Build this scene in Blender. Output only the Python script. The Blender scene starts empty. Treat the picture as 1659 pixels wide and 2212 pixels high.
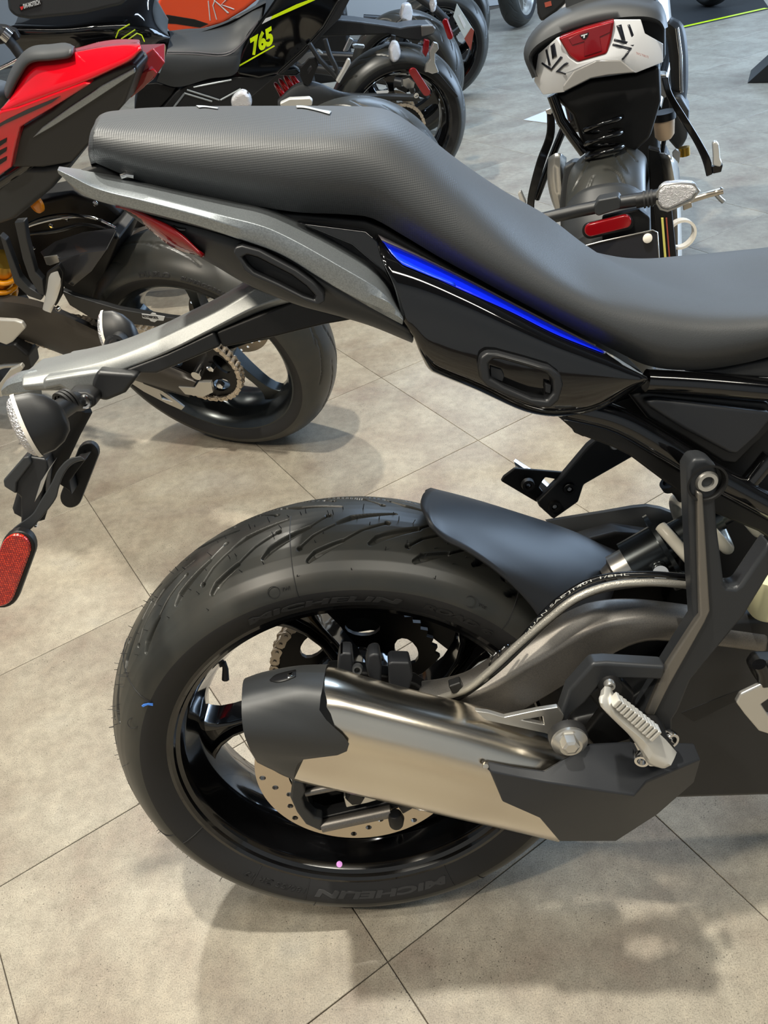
import bpy, bmesh, math, random
import numpy as np
from mathutils import Vector, Matrix

random.seed(7)
scn = bpy.context.scene
COL = scn.collection
PI = math.pi

# ------------------------------------------------------------------ camera
CAM = Vector((0.08951, -0.60054, 1.17985))
YAW, PITCH, ROLL, FPX = 0.0306, 0.67502, -0.1294, 1704.617
IW, IH = 1659.0, 2212.0
_fw = Vector((-math.sin(YAW) * math.cos(PITCH), math.cos(YAW) * math.cos(PITCH), -math.sin(PITCH)))
_r0 = Vector((math.cos(YAW), math.sin(YAW), 0))
_u0 = _r0.cross(_fw)
_rt = _r0 * math.cos(ROLL) + _u0 * math.sin(ROLL)
_up = _u0 * math.cos(ROLL) - _r0 * math.sin(ROLL)
cd = bpy.data.cameras.new('camera')
cam = bpy.data.objects.new('camera', cd)
COL.objects.link(cam)
cam.matrix_world = Matrix(((_rt.x, _up.x, -_fw.x, CAM.x), (_rt.y, _up.y, -_fw.y, CAM.y), (_rt.z, _up.z, -_fw.z, CAM.z), (0, 0, 0, 1)))
cd.sensor_fit = 'HORIZONTAL'
cd.sensor_width = 36.0
cd.lens = FPX / IW * 36.0
cd.clip_start = 0.02
scn.camera = cam

# ------------------------------------------------------------------ light
w = bpy.data.worlds.new('world')
scn.world = w
w.use_nodes = True
w.node_tree.nodes['Background'].inputs[0].default_value = (0.75, 0.82, 1.0, 1)
w.node_tree.nodes['Background'].inputs[1].default_value = 0.35
CEIL = 3.4


def area(name, loc, size, energy, color, rot=(0, 0, 0), sy=None):
    d = bpy.data.lights.new(name, 'AREA')
    d.shape = 'RECTANGLE'
    d.size = size
    d.size_y = sy or size
    d.energy = energy
    d.color = color
    o = bpy.data.objects.new(name, d)
    COL.objects.link(o)
    o.location = loc
    o.rotation_euler = rot
    return o


WARM = (1.0, 0.90, 0.74)
NEUT = (1.0, 0.95, 0.83)
COOL = (0.56, 0.75, 1.0)
# ceiling lamps of the showroom: spots over the bikes; the long strips serve as added fill
def spot(loc, energy, color, cone=110, soft=.05, aim=None):
    d = bpy.data.lights.new('ceiling_spot', 'SPOT')
    d.energy = energy
    d.color = color
    d.spot_size = math.radians(cone)
    d.spot_blend = .6
    d.shadow_soft_size = soft
    o = bpy.data.objects.new('ceiling_spot', d)
    COL.objects.link(o)
    o.location = loc
    v = Vector(aim or (loc[0], loc[1], 0)) - Vector(loc)
    o.rotation_euler = v.to_track_quat('-Z', 'Y').to_euler()


spot((-0.30, 0.10, CEIL - .08), 310, NEUT, soft=.05)
spot((-0.80, 1.95, CEIL - .08), 270, NEUT, 120, soft=.06)
spot((-1.7, -1.2, CEIL - .08), 170, WARM, 120, soft=.07)
spot((-2.4, 4.4, CEIL - .08), 210, NEUT, 110, soft=.08)
area('ceiling_fill_strip', (1.7, 2.9, CEIL - .04), 2.6, 38, COOL, sy=.12)  # cool strip added to tint seat and floor blue, in place of daylight
area('ceiling_fill_strip', (-1.4, -0.6, CEIL - .04), 2.4, 24, NEUT, sy=.10)
area('ceiling_fill_strip', (1.7, 5.6, CEIL - .04), 2.6, 130, COOL, sy=.12)  # stronger cool strip, added to turn the far right floor blue
area('ceiling_fill_strip', (1.4, -1.1, CEIL - .04), 2.4, 44, NEUT, sy=.22)  # wide strip added for soft fill and the side panel's ridge highlight
# daylight through the shop windows, beyond the right side of the frame
area('window_daylight', (6.5, 4.6, 1.8), 5.5, 420, COOL, rot=(math.radians(90), 0, math.radians(90)), sy=2.4)

vs = scn.view_settings
vs.view_transform = 'Standard'
vs.look = 'None'
vs.exposure = 0.40
vs.gamma = 1.0
vs.use_curve_mapping = False
try:
    scn.cycles.use_denoising = True
except Exception:
    pass


# ------------------------------------------------------------------ helpers
def lin(c):
    return tuple(((v / 255) / 12.92 if v / 255 <= .04045 else (((v / 255) + .055) / 1.055) ** 2.4) for v in c)


MATS = {}


def mat(name, rgb, rough=.5, metal=0.0, coat=0.0, spec=.5, bump=None, aniso=0.0, trans=0.0, ior=1.45, emit=None, var=None, sheen=0):
    """rgb in sRGB 0-255. bump=(scale, strength, distance); var=(scale, amount, second rgb)"""
    m = bpy.data.materials.new(name)
    m.use_nodes = True
    nt = m.node_tree
    b = nt.nodes['Principled BSDF']
    c = lin(rgb)
    b.inputs['Base Color'].default_value = (*c, 1)
    b.inputs['Roughness'].default_value = rough
    b.inputs['Metallic'].default_value = metal
    b.inputs['Coat Weight'].default_value = coat
    b.inputs['Coat Roughness'].default_value = .03
    b.inputs['Specular IOR Level'].default_value = spec
    b.inputs['Anisotropic'].default_value = aniso
    b.inputs['Transmission Weight'].default_value = trans
    b.inputs['IOR'].default_value = ior
    if bump or var:
        tc = nt.nodes.new('ShaderNodeTexCoord')
    if bump:
        n = nt.nodes.new('ShaderNodeTexNoise')
        n.inputs['Scale'].default_value = bump[0]
        n.inputs['Detail'].default_value = 3
        bp = nt.nodes.new('ShaderNodeBump')
        bp.inputs['Strength'].default_value = bump[1]
        bp.inputs['Distance'].default_value = bump[2]
        nt.links.new(tc.outputs['Object'], n.inputs['Vector'])
        nt.links.new(n.outputs['Fac'], bp.inputs['Height'])
        nt.links.new(bp.outputs['Normal'], b.inputs['Normal'])
    if var:
        n2 = nt.nodes.new('ShaderNodeTexNoise')
        n2.inputs['Scale'].default_value = var[0]
        n2.inputs['Detail'].default_value = 4
        mx = nt.nodes.new('ShaderNodeMix')
        mx.data_type = 'RGBA'
        mr = nt.nodes.new('ShaderNodeMapRange')
        mr.inputs['From Min'].default_value = .35
        mr.inputs['From Max'].default_value = .65
        mr.inputs['To Max'].default_value = var[1]
        nt.links.new(tc.outputs['Object'], n2.inputs['Vector'])
        nt.links.new(n2.outputs['Fac'], mr.inputs['Value'])
        nt.links.new(mr.outputs['Result'], mx.inputs['Factor'])
        mx.inputs[6].default_value = (*c, 1)
        mx.inputs[7].default_value = (*lin(var[2]), 1)
        nt.links.new(mx.outputs[2], b.inputs['Base Color'])
    if emit:
        b.inputs['Emission Color'].default_value = (*lin(emit[0]), 1)
        b.inputs['Emission Strength'].default_value = emit[1]
    MATS[name] = m
    return m


mat('vinyl', (52, 54, 56), .5, bump=(900, .25, .0006))
mat('vinyl_dark', (40, 41, 42), .6, bump=(700, .3, .0006))
mat('rail_grey', (132, 138, 142), .36, metal=.7, bump=(1600, .25, .0002), var=(900, .5, (170, 176, 180)))
mat('arm_grey', (128, 131, 131), .40, metal=.55, bump=(1600, .2, .0002), var=(900, .4, (150, 152, 152)))
mat('plastic', (29, 30, 32), .42, bump=(1200, .15, .0002))
mat('plastic_grey', (43, 45, 47), .48, bump=(1200, .15, .0002))
mat('plastic_blue_grey', (35, 37, 41), .48, bump=(1200, .15, .0002))
mat('plastic_deep', (12, 12, 13), .5)
mat('gloss_black', (7, 7, 8), .06, coat=.6)
mat('tube_black', (8, 8, 9), .12, coat=.5)
mat('rim_black', (9, 9, 10), .10, coat=.5)
mat('blue', (8, 32, 214), .22, coat=.4)
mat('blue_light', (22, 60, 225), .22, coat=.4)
mat('stripe_grey', (92, 88, 92), .3)
mat('rubber', (43, 44, 42), .36, spec=.5, bump=(60, .05, .001), var=(30, .5, (53, 51, 46)))
mat('rubber_side', (31, 31, 32), .58, spec=.35, bump=(300, .1, .0004))
mat('rubber_letter', (50, 50, 51), .6, spec=.3)
mat('rubber_soft', (30, 30, 31), .6)
mat('cast_grey', (108, 106, 103), .40, metal=.7, bump=(1500, .3, .0003), var=(1000, .6, (135, 130, 124)))
mat('bracket', (46, 48, 51), .42, metal=.3, bump=(1300, .2, .0002))
mat('bracket_light', (120, 116, 110), .4, metal=.7, bump=(1300, .3, .0002))
mat('alu', (205, 203, 198), .33, metal=.9)
mat('alu_peg', (208, 206, 200), .42, metal=.6)
mat('chrome', (225, 225, 225), .12, metal=1.0)
mat('steel_dull', (205, 192, 174), .34, metal=1.0)
mat('chain_steel', (196, 184, 168), .36, metal=.75)
mat('swing_dark', (62, 58, 54), .42, metal=.35, bump=(1300, .2, .0002))
mat('gloss_grey', (34, 34, 36), .16, coat=.4)
mat('sprocket', (26, 25, 25), .4, metal=.5)
mat('spring_white', (226, 221, 206), .3, coat=.3)
mat('shock_dark', (70, 74, 76), .25, metal=.9)
mat('reservoir', (226, 221, 178), .4)
mat('reservoir_warm', (228, 196, 160), .4)
mat('red_paint', (196, 8, 26), .13, coat=.8)
mat('red_dark', (116, 10, 20), .12, coat=.6)
mat('red_lens', (128, 6, 14), .08, coat=.5, spec=.6)
mat('orange_paint', (226, 72, 24), .2, coat=.6)
mat('amber', (238, 140, 8), .25, coat=.4)
mat('yellow_line', (206, 232, 10), .35)
mat('yellow_strip', (214, 208, 110), .5)
mat('white_paint', (216, 217, 219), .22, coat=.6)
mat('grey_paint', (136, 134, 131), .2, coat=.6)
mat('graphic_black', (26, 28, 36), .3, coat=.4)
mat('logo_light', (198, 200, 202), .5)
mat('print_grey', (150, 156, 158), .5)
mat('braid', (150, 147, 140), .35, metal=.6, bump=(900, .6, .0008))
mat('pink', (232, 160, 240), .5)
mat('blue_chalk', (70, 130, 225), .7)
mat('gold', (190, 150, 60), .3, metal=.9)
mat('orange_spring', (232, 150, 10), .25, coat=.4)
mat('red_spring', (190, 16, 22), .25, coat=.4)
mat('white_print', (225, 225, 225), .5)
mat('wire_ink', (165, 165, 160), .6)
mat('grey_print', (120, 122, 122), .6)
mat('cable', (9, 9, 10), .18, coat=.3)
mat('mat_black', (20, 22, 24), .7, bump=(400, .3, .001))
mat('lens_inner', (205, 205, 208), .25, metal=.8, bump=(500, .9, .004))
mat('clear', (235, 238, 240), .06, trans=.92, ior=1.45)
mat('plate_white', (200, 205, 200), .5)
mat('plate_red', (150, 70, 55), .5)
mat('pale_ring', (222, 216, 205), .3)
mat('ceiling_paint', (84, 84, 86), .8)
mat('wall_paint', (188, 187, 184), .8)


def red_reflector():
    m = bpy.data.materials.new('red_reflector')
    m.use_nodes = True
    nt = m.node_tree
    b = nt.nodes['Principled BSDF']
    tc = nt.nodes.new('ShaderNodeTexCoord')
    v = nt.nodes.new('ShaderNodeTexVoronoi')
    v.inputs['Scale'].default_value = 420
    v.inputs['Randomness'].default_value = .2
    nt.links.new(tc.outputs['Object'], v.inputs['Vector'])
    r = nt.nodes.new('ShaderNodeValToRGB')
    r.color_ramp.elements[0].color = (*lin((255, 70, 34)), 1)  # bright cell centres: the reflector's glints put into its colour
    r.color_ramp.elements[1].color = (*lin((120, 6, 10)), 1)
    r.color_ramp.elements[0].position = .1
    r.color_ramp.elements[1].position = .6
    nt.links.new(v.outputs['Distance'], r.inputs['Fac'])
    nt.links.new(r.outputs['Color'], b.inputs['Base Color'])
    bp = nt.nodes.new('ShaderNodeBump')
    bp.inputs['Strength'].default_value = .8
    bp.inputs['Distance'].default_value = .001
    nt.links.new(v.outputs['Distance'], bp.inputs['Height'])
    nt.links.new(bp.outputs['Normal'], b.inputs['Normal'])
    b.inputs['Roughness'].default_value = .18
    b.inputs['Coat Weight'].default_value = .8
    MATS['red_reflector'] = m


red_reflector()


def seat_side():
    """ribbed seat cover: fine raised lines running along the seat"""
    m = MATS['vinyl'].copy()
    m.name = 'vinyl_ribbed'
    nt = m.node_tree
    b = nt.nodes['Principled BSDF']
    for n in [n for n in nt.nodes if n.type in ('TEX_NOISE', 'BUMP')]:
        nt.nodes.remove(n)
    tc = nt.nodes['Texture Coordinate']
    wv = nt.nodes.new('ShaderNodeTexWave')
    wv.bands_direction = 'Z'
    wv.inputs['Scale'].default_value = 190
    wv.inputs['Distortion'].default_value = .3
    w2 = nt.nodes.new('ShaderNodeTexWave')
    w2.bands_direction = 'X'
    w2.inputs['Scale'].default_value = 190
    ad = nt.nodes.new('ShaderNodeMath')
    ad.operation = 'MULTIPLY_ADD'
    ad.inputs[1].default_value = .9
    nt.links.new(tc.outputs['Object'], wv.inputs['Vector'])
    nt.links.new(tc.outputs['Object'], w2.inputs['Vector'])
    nt.links.new(w2.outputs['Fac'], ad.inputs[0])
    nt.links.new(wv.outputs['Fac'], ad.inputs[2])
    bp = nt.nodes.new('ShaderNodeBump')
    bp.inputs['Strength'].default_value = .4
    bp.inputs['Distance'].default_value = .00015
    nt.links.new(ad.outputs[0], bp.inputs['Height'])
    nt.links.new(bp.outputs['Normal'], b.inputs['Normal'])
    MATS['vinyl_ribbed'] = m


seat_side()


def brushed():
    m = mat('steel', (214, 206, 192), .24, metal=1.0)
    nt = m.node_tree
    b = nt.nodes['Principled BSDF']
    tc = nt.nodes.new('ShaderNodeTexCoord')
    m0 = nt.nodes.new('ShaderNodeMapping')
    m0.inputs['Rotation'].default_value = (0, math.radians(-28.6), 0)
    mp = nt.nodes.new('ShaderNodeMapping')
    mp.inputs['Scale'].default_value = (5, 500, 500)
    n = nt.nodes.new('ShaderNodeTexNoise')
    n.inputs['Scale'].default_value = 1
    n.inputs['Detail'].default_value = 2
    nt.links.new(tc.outputs['Object'], m0.inputs['Vector'])
    nt.links.new(m0.outputs['Vector'], mp.inputs['Vector'])
    nt.links.new(mp.outputs['Vector'], n.inputs['Vector'])
    bp = nt.nodes.new('ShaderNodeBump')
    bp.inputs['Strength'].default_value = .03
    bp.inputs['Distance'].default_value = .0001
    nt.links.new(n.outputs['Fac'], bp.inputs['Height'])
    nt.links.new(bp.outputs['Normal'], b.inputs['Normal'])
    mr = nt.nodes.new('ShaderNodeMapRange')
    mr.inputs['To Min'].default_value = .19
    mr.inputs['To Max'].default_value = .27
    nt.links.new(n.outputs['Fac'], mr.inputs['Value'])
    nt.links.new(mr.outputs['Result'], b.inputs['Roughness'])


brushed()


def floor_mat():
    m = bpy.data.materials.new('tile_stone')
    m.use_nodes = True
    nt = m.node_tree
    b = nt.nodes['Principled BSDF']
    geo = nt.nodes.new('ShaderNodeNewGeometry')
    oi = nt.nodes.new('ShaderNodeObjectInfo')
    # every tile samples another piece of the stone pattern
    mu = nt.nodes.new('ShaderNodeVectorMath')
    mu.operation = 'MULTIPLY_ADD'
    cmb = nt.nodes.new('ShaderNodeCombineXYZ')
    sc = nt.nodes.new('ShaderNodeMath')
    sc.operation = 'MULTIPLY'
    sc.inputs[1].default_value = 37.0
    nt.links.new(oi.outputs['Random'], sc.inputs[0])
    nt.links.new(sc.outputs[0], cmb.inputs[0])
    nt.links.new(sc.outputs[0], cmb.inputs[1])
    nt.links.new(geo.outputs['Position'], mu.inputs[0])
    mu.inputs[1].default_value = (1, 1, 1)
    nt.links.new(cmb.outputs[0], mu.inputs[2])

    def noise(scale, detail, rough=.6):
        n = nt.nodes.new('ShaderNodeTexNoise')
        n.inputs['Scale'].default_value = scale
        n.inputs['Detail'].default_value = detail
        n.inputs['Roughness'].default_value = rough
        nt.links.new(mu.outputs[0], n.inputs['Vector'])
        return n

    def ramp(src, stops):
        r = nt.nodes.new('ShaderNodeValToRGB')
        while len(r.color_ramp.elements) < len(stops):
            r.color_ramp.elements.new(.5)
        for e, (p, c) in zip(r.color_ramp.elements, stops):
            e.position = p
            e.color = (*lin(c), 1)
        nt.links.new(src, r.inputs['Fac'])
        return r

    def mix(kind, fac, a, bb):
        x = nt.nodes.new('ShaderNodeMix')
        x.data_type = 'RGBA'
        x.blend_type = kind
        x.inputs['Factor'].default_value = fac
        nt.links.new(a, x.inputs[6])
        nt.links.new(bb, x.inputs[7])
        return x

    big = ramp(noise(5.5, 6, .62).outputs['Fac'], [(.26, (144, 130, 117)), (.45, (162, 153, 138)), (.62, (178, 171, 155)), (.8, (165, 161, 151))])
    mid = ramp(noise(42, 4, .7).outputs['Fac'], [(.28, (206, 205, 203)), (.5, (232, 231, 230)), (.74, (255, 253, 250))])
    m1 = mix('MULTIPLY', .85, big.outputs['Color'], mid.outputs['Color'])
    fine = ramp(noise(520, 2).outputs['Fac'], [(.3, (160, 158, 156)), (.48, (228, 227, 226)), (.7, (255, 255, 255))])
    m2 = mix('MULTIPLY', .75, m1.outputs[2], fine.outputs['Color'])
    # dark pores, gathered in patches
    v = nt.nodes.new('ShaderNodeTexVoronoi')
    v.inputs['Scale'].default_value = 150
    nt.links.new(mu.outputs[0], v.inputs['Vector'])
    pr = ramp(v.outputs['Distance'], [(.06, (70, 62, 54)), (.17, (255, 255, 255))])
    gate = nt.nodes.new('ShaderNodeMapRange')
    gate.inputs['From Min'].default_value = .46
    gate.inputs['From Max'].default_value = .6
    nt.links.new(noise(9, 5).outputs['Fac'], gate.inputs['Value'])
    m3 = mix('MULTIPLY', .5, m2.outputs[2], pr.outputs['Color'])
    nt.links.new(gate.outputs['Result'], m3.inputs['Factor'])
    hs = nt.nodes.new('ShaderNodeHueSaturation')
    mr = nt.nodes.new('ShaderNodeMapRange')
    mr.inputs['To Min'].default_value = .93
    mr.inputs['To Max'].default_value = 1.06
    nt.links.new(oi.outputs['Random'], mr.inputs['Value'])
    nt.links.new(mr.outputs['Result'], hs.inputs['Value'])
    nt.links.new(m3.outputs[2], hs.inputs['Color'])
    nt.links.new(hs.outputs['Color'], b.inputs['Base Color'])
    b.inputs['Roughness'].default_value = .42
    b.inputs['Specular IOR Level'].default_value = .4
    bp = nt.nodes.new('ShaderNodeBump')
    bp.inputs['Strength'].default_value = .25
    bp.inputs['Distance'].default_value = .0008
    nt.links.new(noise(160, 4).outputs['Fac'], bp.inputs['Height'])
    nt.links.new(bp.outputs['Normal'], b.inputs['Normal'])
    MATS['tile_stone'] = m


floor_mat()
mat('joint', (92, 82, 72), .9)


class Frame:
    """a bike's own coordinates: x forward, y to its left, z up, leaning on its side stand"""

    def __init__(s, x, y, yaw, lean, z=0.002):
        s.M = Matrix.Translation((x, y, z)) @ Matrix.Rotation(yaw, 4, 'Z') @ Matrix.Rotation(-lean, 4, 'X')
        s.I = s.M.inverted()
        s.c = s.I @ CAM

    def P(s, px, py, y=None, x=None, z=None):
        d = _fw + _rt * ((px - IW / 2) / FPX) - _up * ((py - IH / 2) / FPX)
        d = s.I.to_3x3() @ d
        if y is not None:
            t = (y - s.c.y) / d.y
        elif x is not None:
            t = (x - s.c.x) / d.x
        else:
            t = (z - s.c.z) / d.z
        return s.c + d * t

    def T(s, pts, y=None, x=None, z=None):
        """trace: points (px, py[, depth]) onto a plane of the bike"""
        k = 'y' if y is not None else ('x' if x is not None else 'z')
        v0 = y if y is not None else (x if x is not None else z)
        return [s.P(p[0], p[1], **{k: (p[2] if len(p) > 2 else v0)}) for p in pts]


def finish(name, bm, m, parent=None, smooth=35, bevel=0.0, solid=0.0, sub=0, seg=2, off=0.0, recalc=True):
    if recalc:
        bmesh.ops.recalc_face_normals(bm, faces=bm.faces[:])
    me = bpy.data.meshes.new(name)
    bm.to_mesh(me)
    bm.free()
    return link(name, me, m, parent, smooth, bevel, solid, sub, seg, off)


def link(name, me, m, parent=None, smooth=35, bevel=0.0, solid=0.0, sub=0, seg=2, off=0.0):
    if m:
        me.materials.append(MATS[m])
    if smooth:
        me.polygons.foreach_set('use_smooth', [True] * len(me.polygons))
        if smooth < 180:
            me.set_sharp_from_angle(angle=math.radians(smooth))
    o = bpy.data.objects.new(name, me)
    COL.objects.link(o)
    if parent:
        o.parent = parent
    if solid:
        md = o.modifiers.new('solid', 'SOLIDIFY')
        md.thickness = solid
        md.offset = off
    if sub:
        md = o.modifiers.new('sub', 'SUBSURF')
        md.levels = sub
        md.render_levels = sub
    if bevel:
        md = o.modifiers.new('bevel', 'BEVEL')
        md.width = bevel
        md.segments = seg
        md.limit_method = 'ANGLE'
        md.angle_limit = math.radians(32)
        md.harden_normals = True
    return o


def crom(pts, n, closed=False, linear=False):
    """resample a polyline to n points, through a Catmull-Rom curve, even in length"""
    P = [Vector(p) for p in pts]
    if len(P) == 1:
        return [P[0].copy() for _ in range(n)]
    if not linear and len(P) > 2:
        Q = []
        m = len(P)
        rng = range(m if closed else m - 1)
        for i in rng:
            p0 = P[(i - 1) % m] if closed or i > 0 else P[0] * 2 - P[1]
            p1 = P[i]
            p2 = P[(i + 1) % m]
            p3 = P[(i + 2) % m] if closed or i + 2 < m else P[-1] * 2 - P[-2]
            d1 = max((p1 - p0).length, 1e-6) ** .5
            d2 = max((p2 - p1).length, 1e-6) ** .5
            d3 = max((p3 - p2).length, 1e-6) ** .5
            t1 = (p1 - p0) / d1 - (p2 - p0) / (d1 + d2) + (p2 - p1) / d2
            t2 = (p2 - p1) / d2 - (p3 - p1) / (d2 + d3) + (p3 - p2) / d3
            t1 *= d2
            t2 *= d2
            for k in range(10):
                t = k / 10
                Q.append(p1 * (2 * t ** 3 - 3 * t ** 2 + 1) + t1 * (t ** 3 - 2 * t ** 2 + t) + p2 * (-2 * t ** 3 + 3 * t ** 2) + t2 * (t ** 3 - t ** 2))
        if not closed:
            Q.append(P[-1])
    else:
        Q = list(P)
    if closed:
        Q.append(Q[0])
    L = [0]
    for a, b in zip(Q, Q[1:]):
        L.append(L[-1] + (b - a).length)
    out = []
    j = 0
    tot = n if closed else n - 1
    for i in range(n):
        t = L[-1] * i / tot
        while j < len(L) - 2 and L[j + 1] < t:
            j += 1
        f = (t - L[j]) / max(L[j + 1] - L[j], 1e-9)
        out.append(Q[j].lerp(Q[j + 1], min(max(f, 0), 1)))
    return out


def plate(name, pts, thick, m, parent=None, holes=(), bevel=.0015, smooth=35, seg=2, direction=(0, 1, 0)):
    """a flat outline (3D points in one plane) given a thickness along direction"""
    bm = bmesh.new()
    d = Vector(direction) * thick
    es = []
    for loop in [pts] + list(holes):
        vs_ = [bm.verts.new(p) for p in loop]
        es += [bm.edges.new((vs_[i], vs_[(i + 1) % len(vs_)])) for i in range(len(vs_))]
    if holes:
        bmesh.ops.triangle_fill(bm, use_beauty=True, edges=es)
    else:
        bm.faces.new(list(bm.verts))
    r = bmesh.ops.extrude_face_region(bm, geom=bm.faces[:])
    bmesh.ops.translate(bm, vec=d, verts=[v for v in r['geom'] if isinstance(v, bmesh.types.BMVert)])
    return finish(name, bm, m, parent, smooth, bevel, seg=seg)


def rows(name, R, m, parent=None, n=28, k=3, close=False, caps=False, smooth=40, solid=0, bevel=0, linear=False, off=0.0, xlin=False):
    """surface through rows of points; k extra steps between rows; close joins last row to first"""
    RR = [crom(r, n, linear=linear) for r in R]
    cols = []
    for i in range(n):
        c = [r[i] for r in RR]
        if k > 1:
            c = crom(c, (len(RR)) * k if close else (len(RR) - 1) * k + 1, closed=close, linear=xlin)
        cols.append(c)
    bm = bmesh.new()
    V = [[bm.verts.new(p) for p in c] for c in cols]
    mlen = len(V[0])
    for i in range(n - 1):
        for j in range(mlen if close else mlen - 1):
            q = (V[i][j], V[i + 1][j], V[i + 1][(j + 1) % mlen], V[i][(j + 1) % mlen])
            try:
                bm.faces.new(q)
            except ValueError:
                pass
    if caps and close:
        bm.faces.new(V[0])
        bm.faces.new(list(reversed(V[-1])))
    bmesh.ops.remove_doubles(bm, verts=bm.verts[:], dist=1e-6)
    return finish(name, bm, m, parent, smooth, bevel, solid, off=off)


def facets(name, V, F, m, parent=None, solid=0, bevel=0, smooth=25, seg=2, off=0.0):
    bm = bmesh.new()
    vv = [bm.verts.new(v) for v in V]
    for f in F:
        bm.faces.new([vv[i] for i in f])
    return finish(name, bm, m, parent, smooth, bevel, solid, seg=seg, off=off)


def sweep(bm, path, rad, seg=12, caps=True, flat=1.0, closed=False):
    P = [Vector(p) for p in path]
    n = len(P)
    up = None
    rings = []
    for i in range(n):
        if closed:
            t = (P[(i + 1) % n] - P[i - 1]).normalized()
        else:
            t = (P[min(i + 1, n - 1)] - P[max(i - 1, 0)]).normalized()
        if up is None:
            up = Vector((0, 1, 0)) if abs(t.y) < .9 else Vector((0, 0, 1))
        up = (up - t * up.dot(t)).normalized()
        s = t.cross(up)
        r = rad[i] if isinstance(rad, (list, tuple)) else rad
        rings.append([bm.verts.new(P[i] + up * (math.cos(2 * PI * j / seg) * r) + s * (math.sin(2 * PI * j / seg) * r * flat)) for j in range(seg)])
    for i in range(n if closed else n - 1):
        a, b = rings[i], rings[(i + 1) % n]
        for j in range(seg):
            bm.faces.new((a[j], a[(j + 1) % seg], b[(j + 1) % seg], b[j]))
    if caps and not closed:
        bm.faces.new(rings[0])
        bm.faces.new(list(reversed(rings[-1])))


def tube(name, path, rad, m, parent=None, seg=12, n=None, flat=1.0, smooth=50, bevel=0, closed=False):
    if n:
        path = crom(path, n, closed=closed)
    bm = bmesh.new()
    sweep(bm, path, rad, seg, flat=flat, closed=closed)
    return finish(name, bm, m, parent, smooth, bevel)


def lathe(name, prof, m, parent=None, c=(0, 0, 0), axis=(0, 1, 0), seg=64, smooth=40, closed=False, bevel=0):
    """prof: (along axis, radius)"""
    ax = Vector(axis).normalized()
    u = Vector((1, 0, 0)) if abs(ax.x) < .9 else Vector((0, 0, 1))
    u = (u - ax * u.dot(ax)).normalized()
    v = u.cross(ax)
    c = Vector(c)
    bm = bmesh.new()
    rg = []
    for (a, r) in prof:
        if r < 1e-5:
            rg.append([bm.verts.new(c + ax * a)])
        else:
            rg.append([bm.verts.new(c + ax * a + (u * math.cos(2 * PI * j / seg) + v * math.sin(2 * PI * j / seg)) * r) for j in range(seg)])
    pr = list(zip(rg, rg[1:]))
    if closed:
        pr.append((rg[-1], rg[0]))
    for a, b in pr:
        for j in range(seg):
            k = (j + 1) % seg
            if len(a) == 1 and len(b) == 1:
                continue
            if len(a) == 1:
                bm.faces.new((a[0], b[k], b[j]))
            elif len(b) == 1:
                bm.faces.new((a[j], a[k], b[0]))
            else:
                bm.faces.new((a[j], a[k], b[k], b[j]))
    return finish(name, bm, m, parent, smooth, bevel)


def ring(c, r, n, axis='y', ph=0):
    c = Vector(c)
    return [c + Vector((r * math.cos(ph + 2 * PI * i / n), 0, r * math.sin(ph + 2 * PI * i / n))) for i in range(n)]


def bolt(name, c, axis, r, h, parent, m='alu', socket=True, washer=0):
    """round socket-head screw"""
    pr = [(-h, r), (0, r), (h * .25, r * .9)]
    pr = ([(-h, washer), (-h * .55, washer)] if washer else []) + [(-h * .55, r), (0, r), (h * .25, r * .86)]
    if socket:
        pr += [(h * .25, r * .55), (-h * .35, r * .5), (-h * .35, 0)]
    else:
        pr += [(h * .35, 0)]
    return lathe(name, pr, m, parent, c, axis, seg=18 if not socket else 24, smooth=30)


def text_mesh(s, size, extrude=.0004, bold=0.0, shear=0.0, spacing=1.0):
    cu = bpy.data.curves.new('t', 'FONT')
    cu.body = s
    cu.size = size
    cu.extrude = extrude
    cu.offset = bold
    cu.shear = shear
    cu.space_character = spacing
    cu.resolution_u = 3
    o = bpy.data.objects.new('t', cu)
    COL.objects.link(o)
    bpy.context.view_layer.update()
    me = bpy.data.meshes.new_from_object(o.evaluated_get(bpy.context.evaluated_depsgraph_get()))
    bpy.data.objects.remove(o)
    bpy.data.curves.remove(cu)
    return me


def text_plane(name, s, size, org, ex, ey, m, parent, width=None, extrude=.0003, bold=0.0, shear=0.0):
    """flat lettering: origin at the lower left, ex along the line, ey up the letters"""
    me = text_mesh(s, size, extrude, bold, shear)
    ex = Vector(ex).normalized()
    ey = Vector(ey).normalized()
    ez = ex.cross(ey)
    xs = [v.co.x for v in me.vertices]
    k = width / (max(xs) - min(xs)) if width else 1
    x0 = min(xs)
    for v in me.vertices:
        v.co = Vector(org) + ex * ((v.co.x - x0) * k) + ey * v.co.y + ez * v.co.z
    return link(name, me, m, parent, smooth=0)


def thing(name, label, cat, M=None, group=None):
    o = bpy.data.objects.new(name, None)
    COL.objects.link(o)
    if M is not None:
        o.matrix_world = M
    o.empty_display_size = .1
    o['label'] = label
    o['category'] = cat
    if group:
        o['group'] = group
    return o


def box(bm, c, s, M=None):
    r = bmesh.ops.create_cube(bm, size=1.0)
    for v in r['verts']:
        v.co = Vector((v.co.x * s[0], v.co.y * s[1], v.co.z * s[2]))
        if M:
            v.co = M @ v.co
        v.co += Vector(c)


def boxo(name, c, s, m, parent, rot=None, bevel=.002):
    bm = bmesh.new()
    box(bm, c, s, rot)
    return finish(name, bm, m, parent, 35, bevel)
# ------------------------------------------------------------------ the room
def structure(o):
    o['kind'] = 'structure'
    return o


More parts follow.
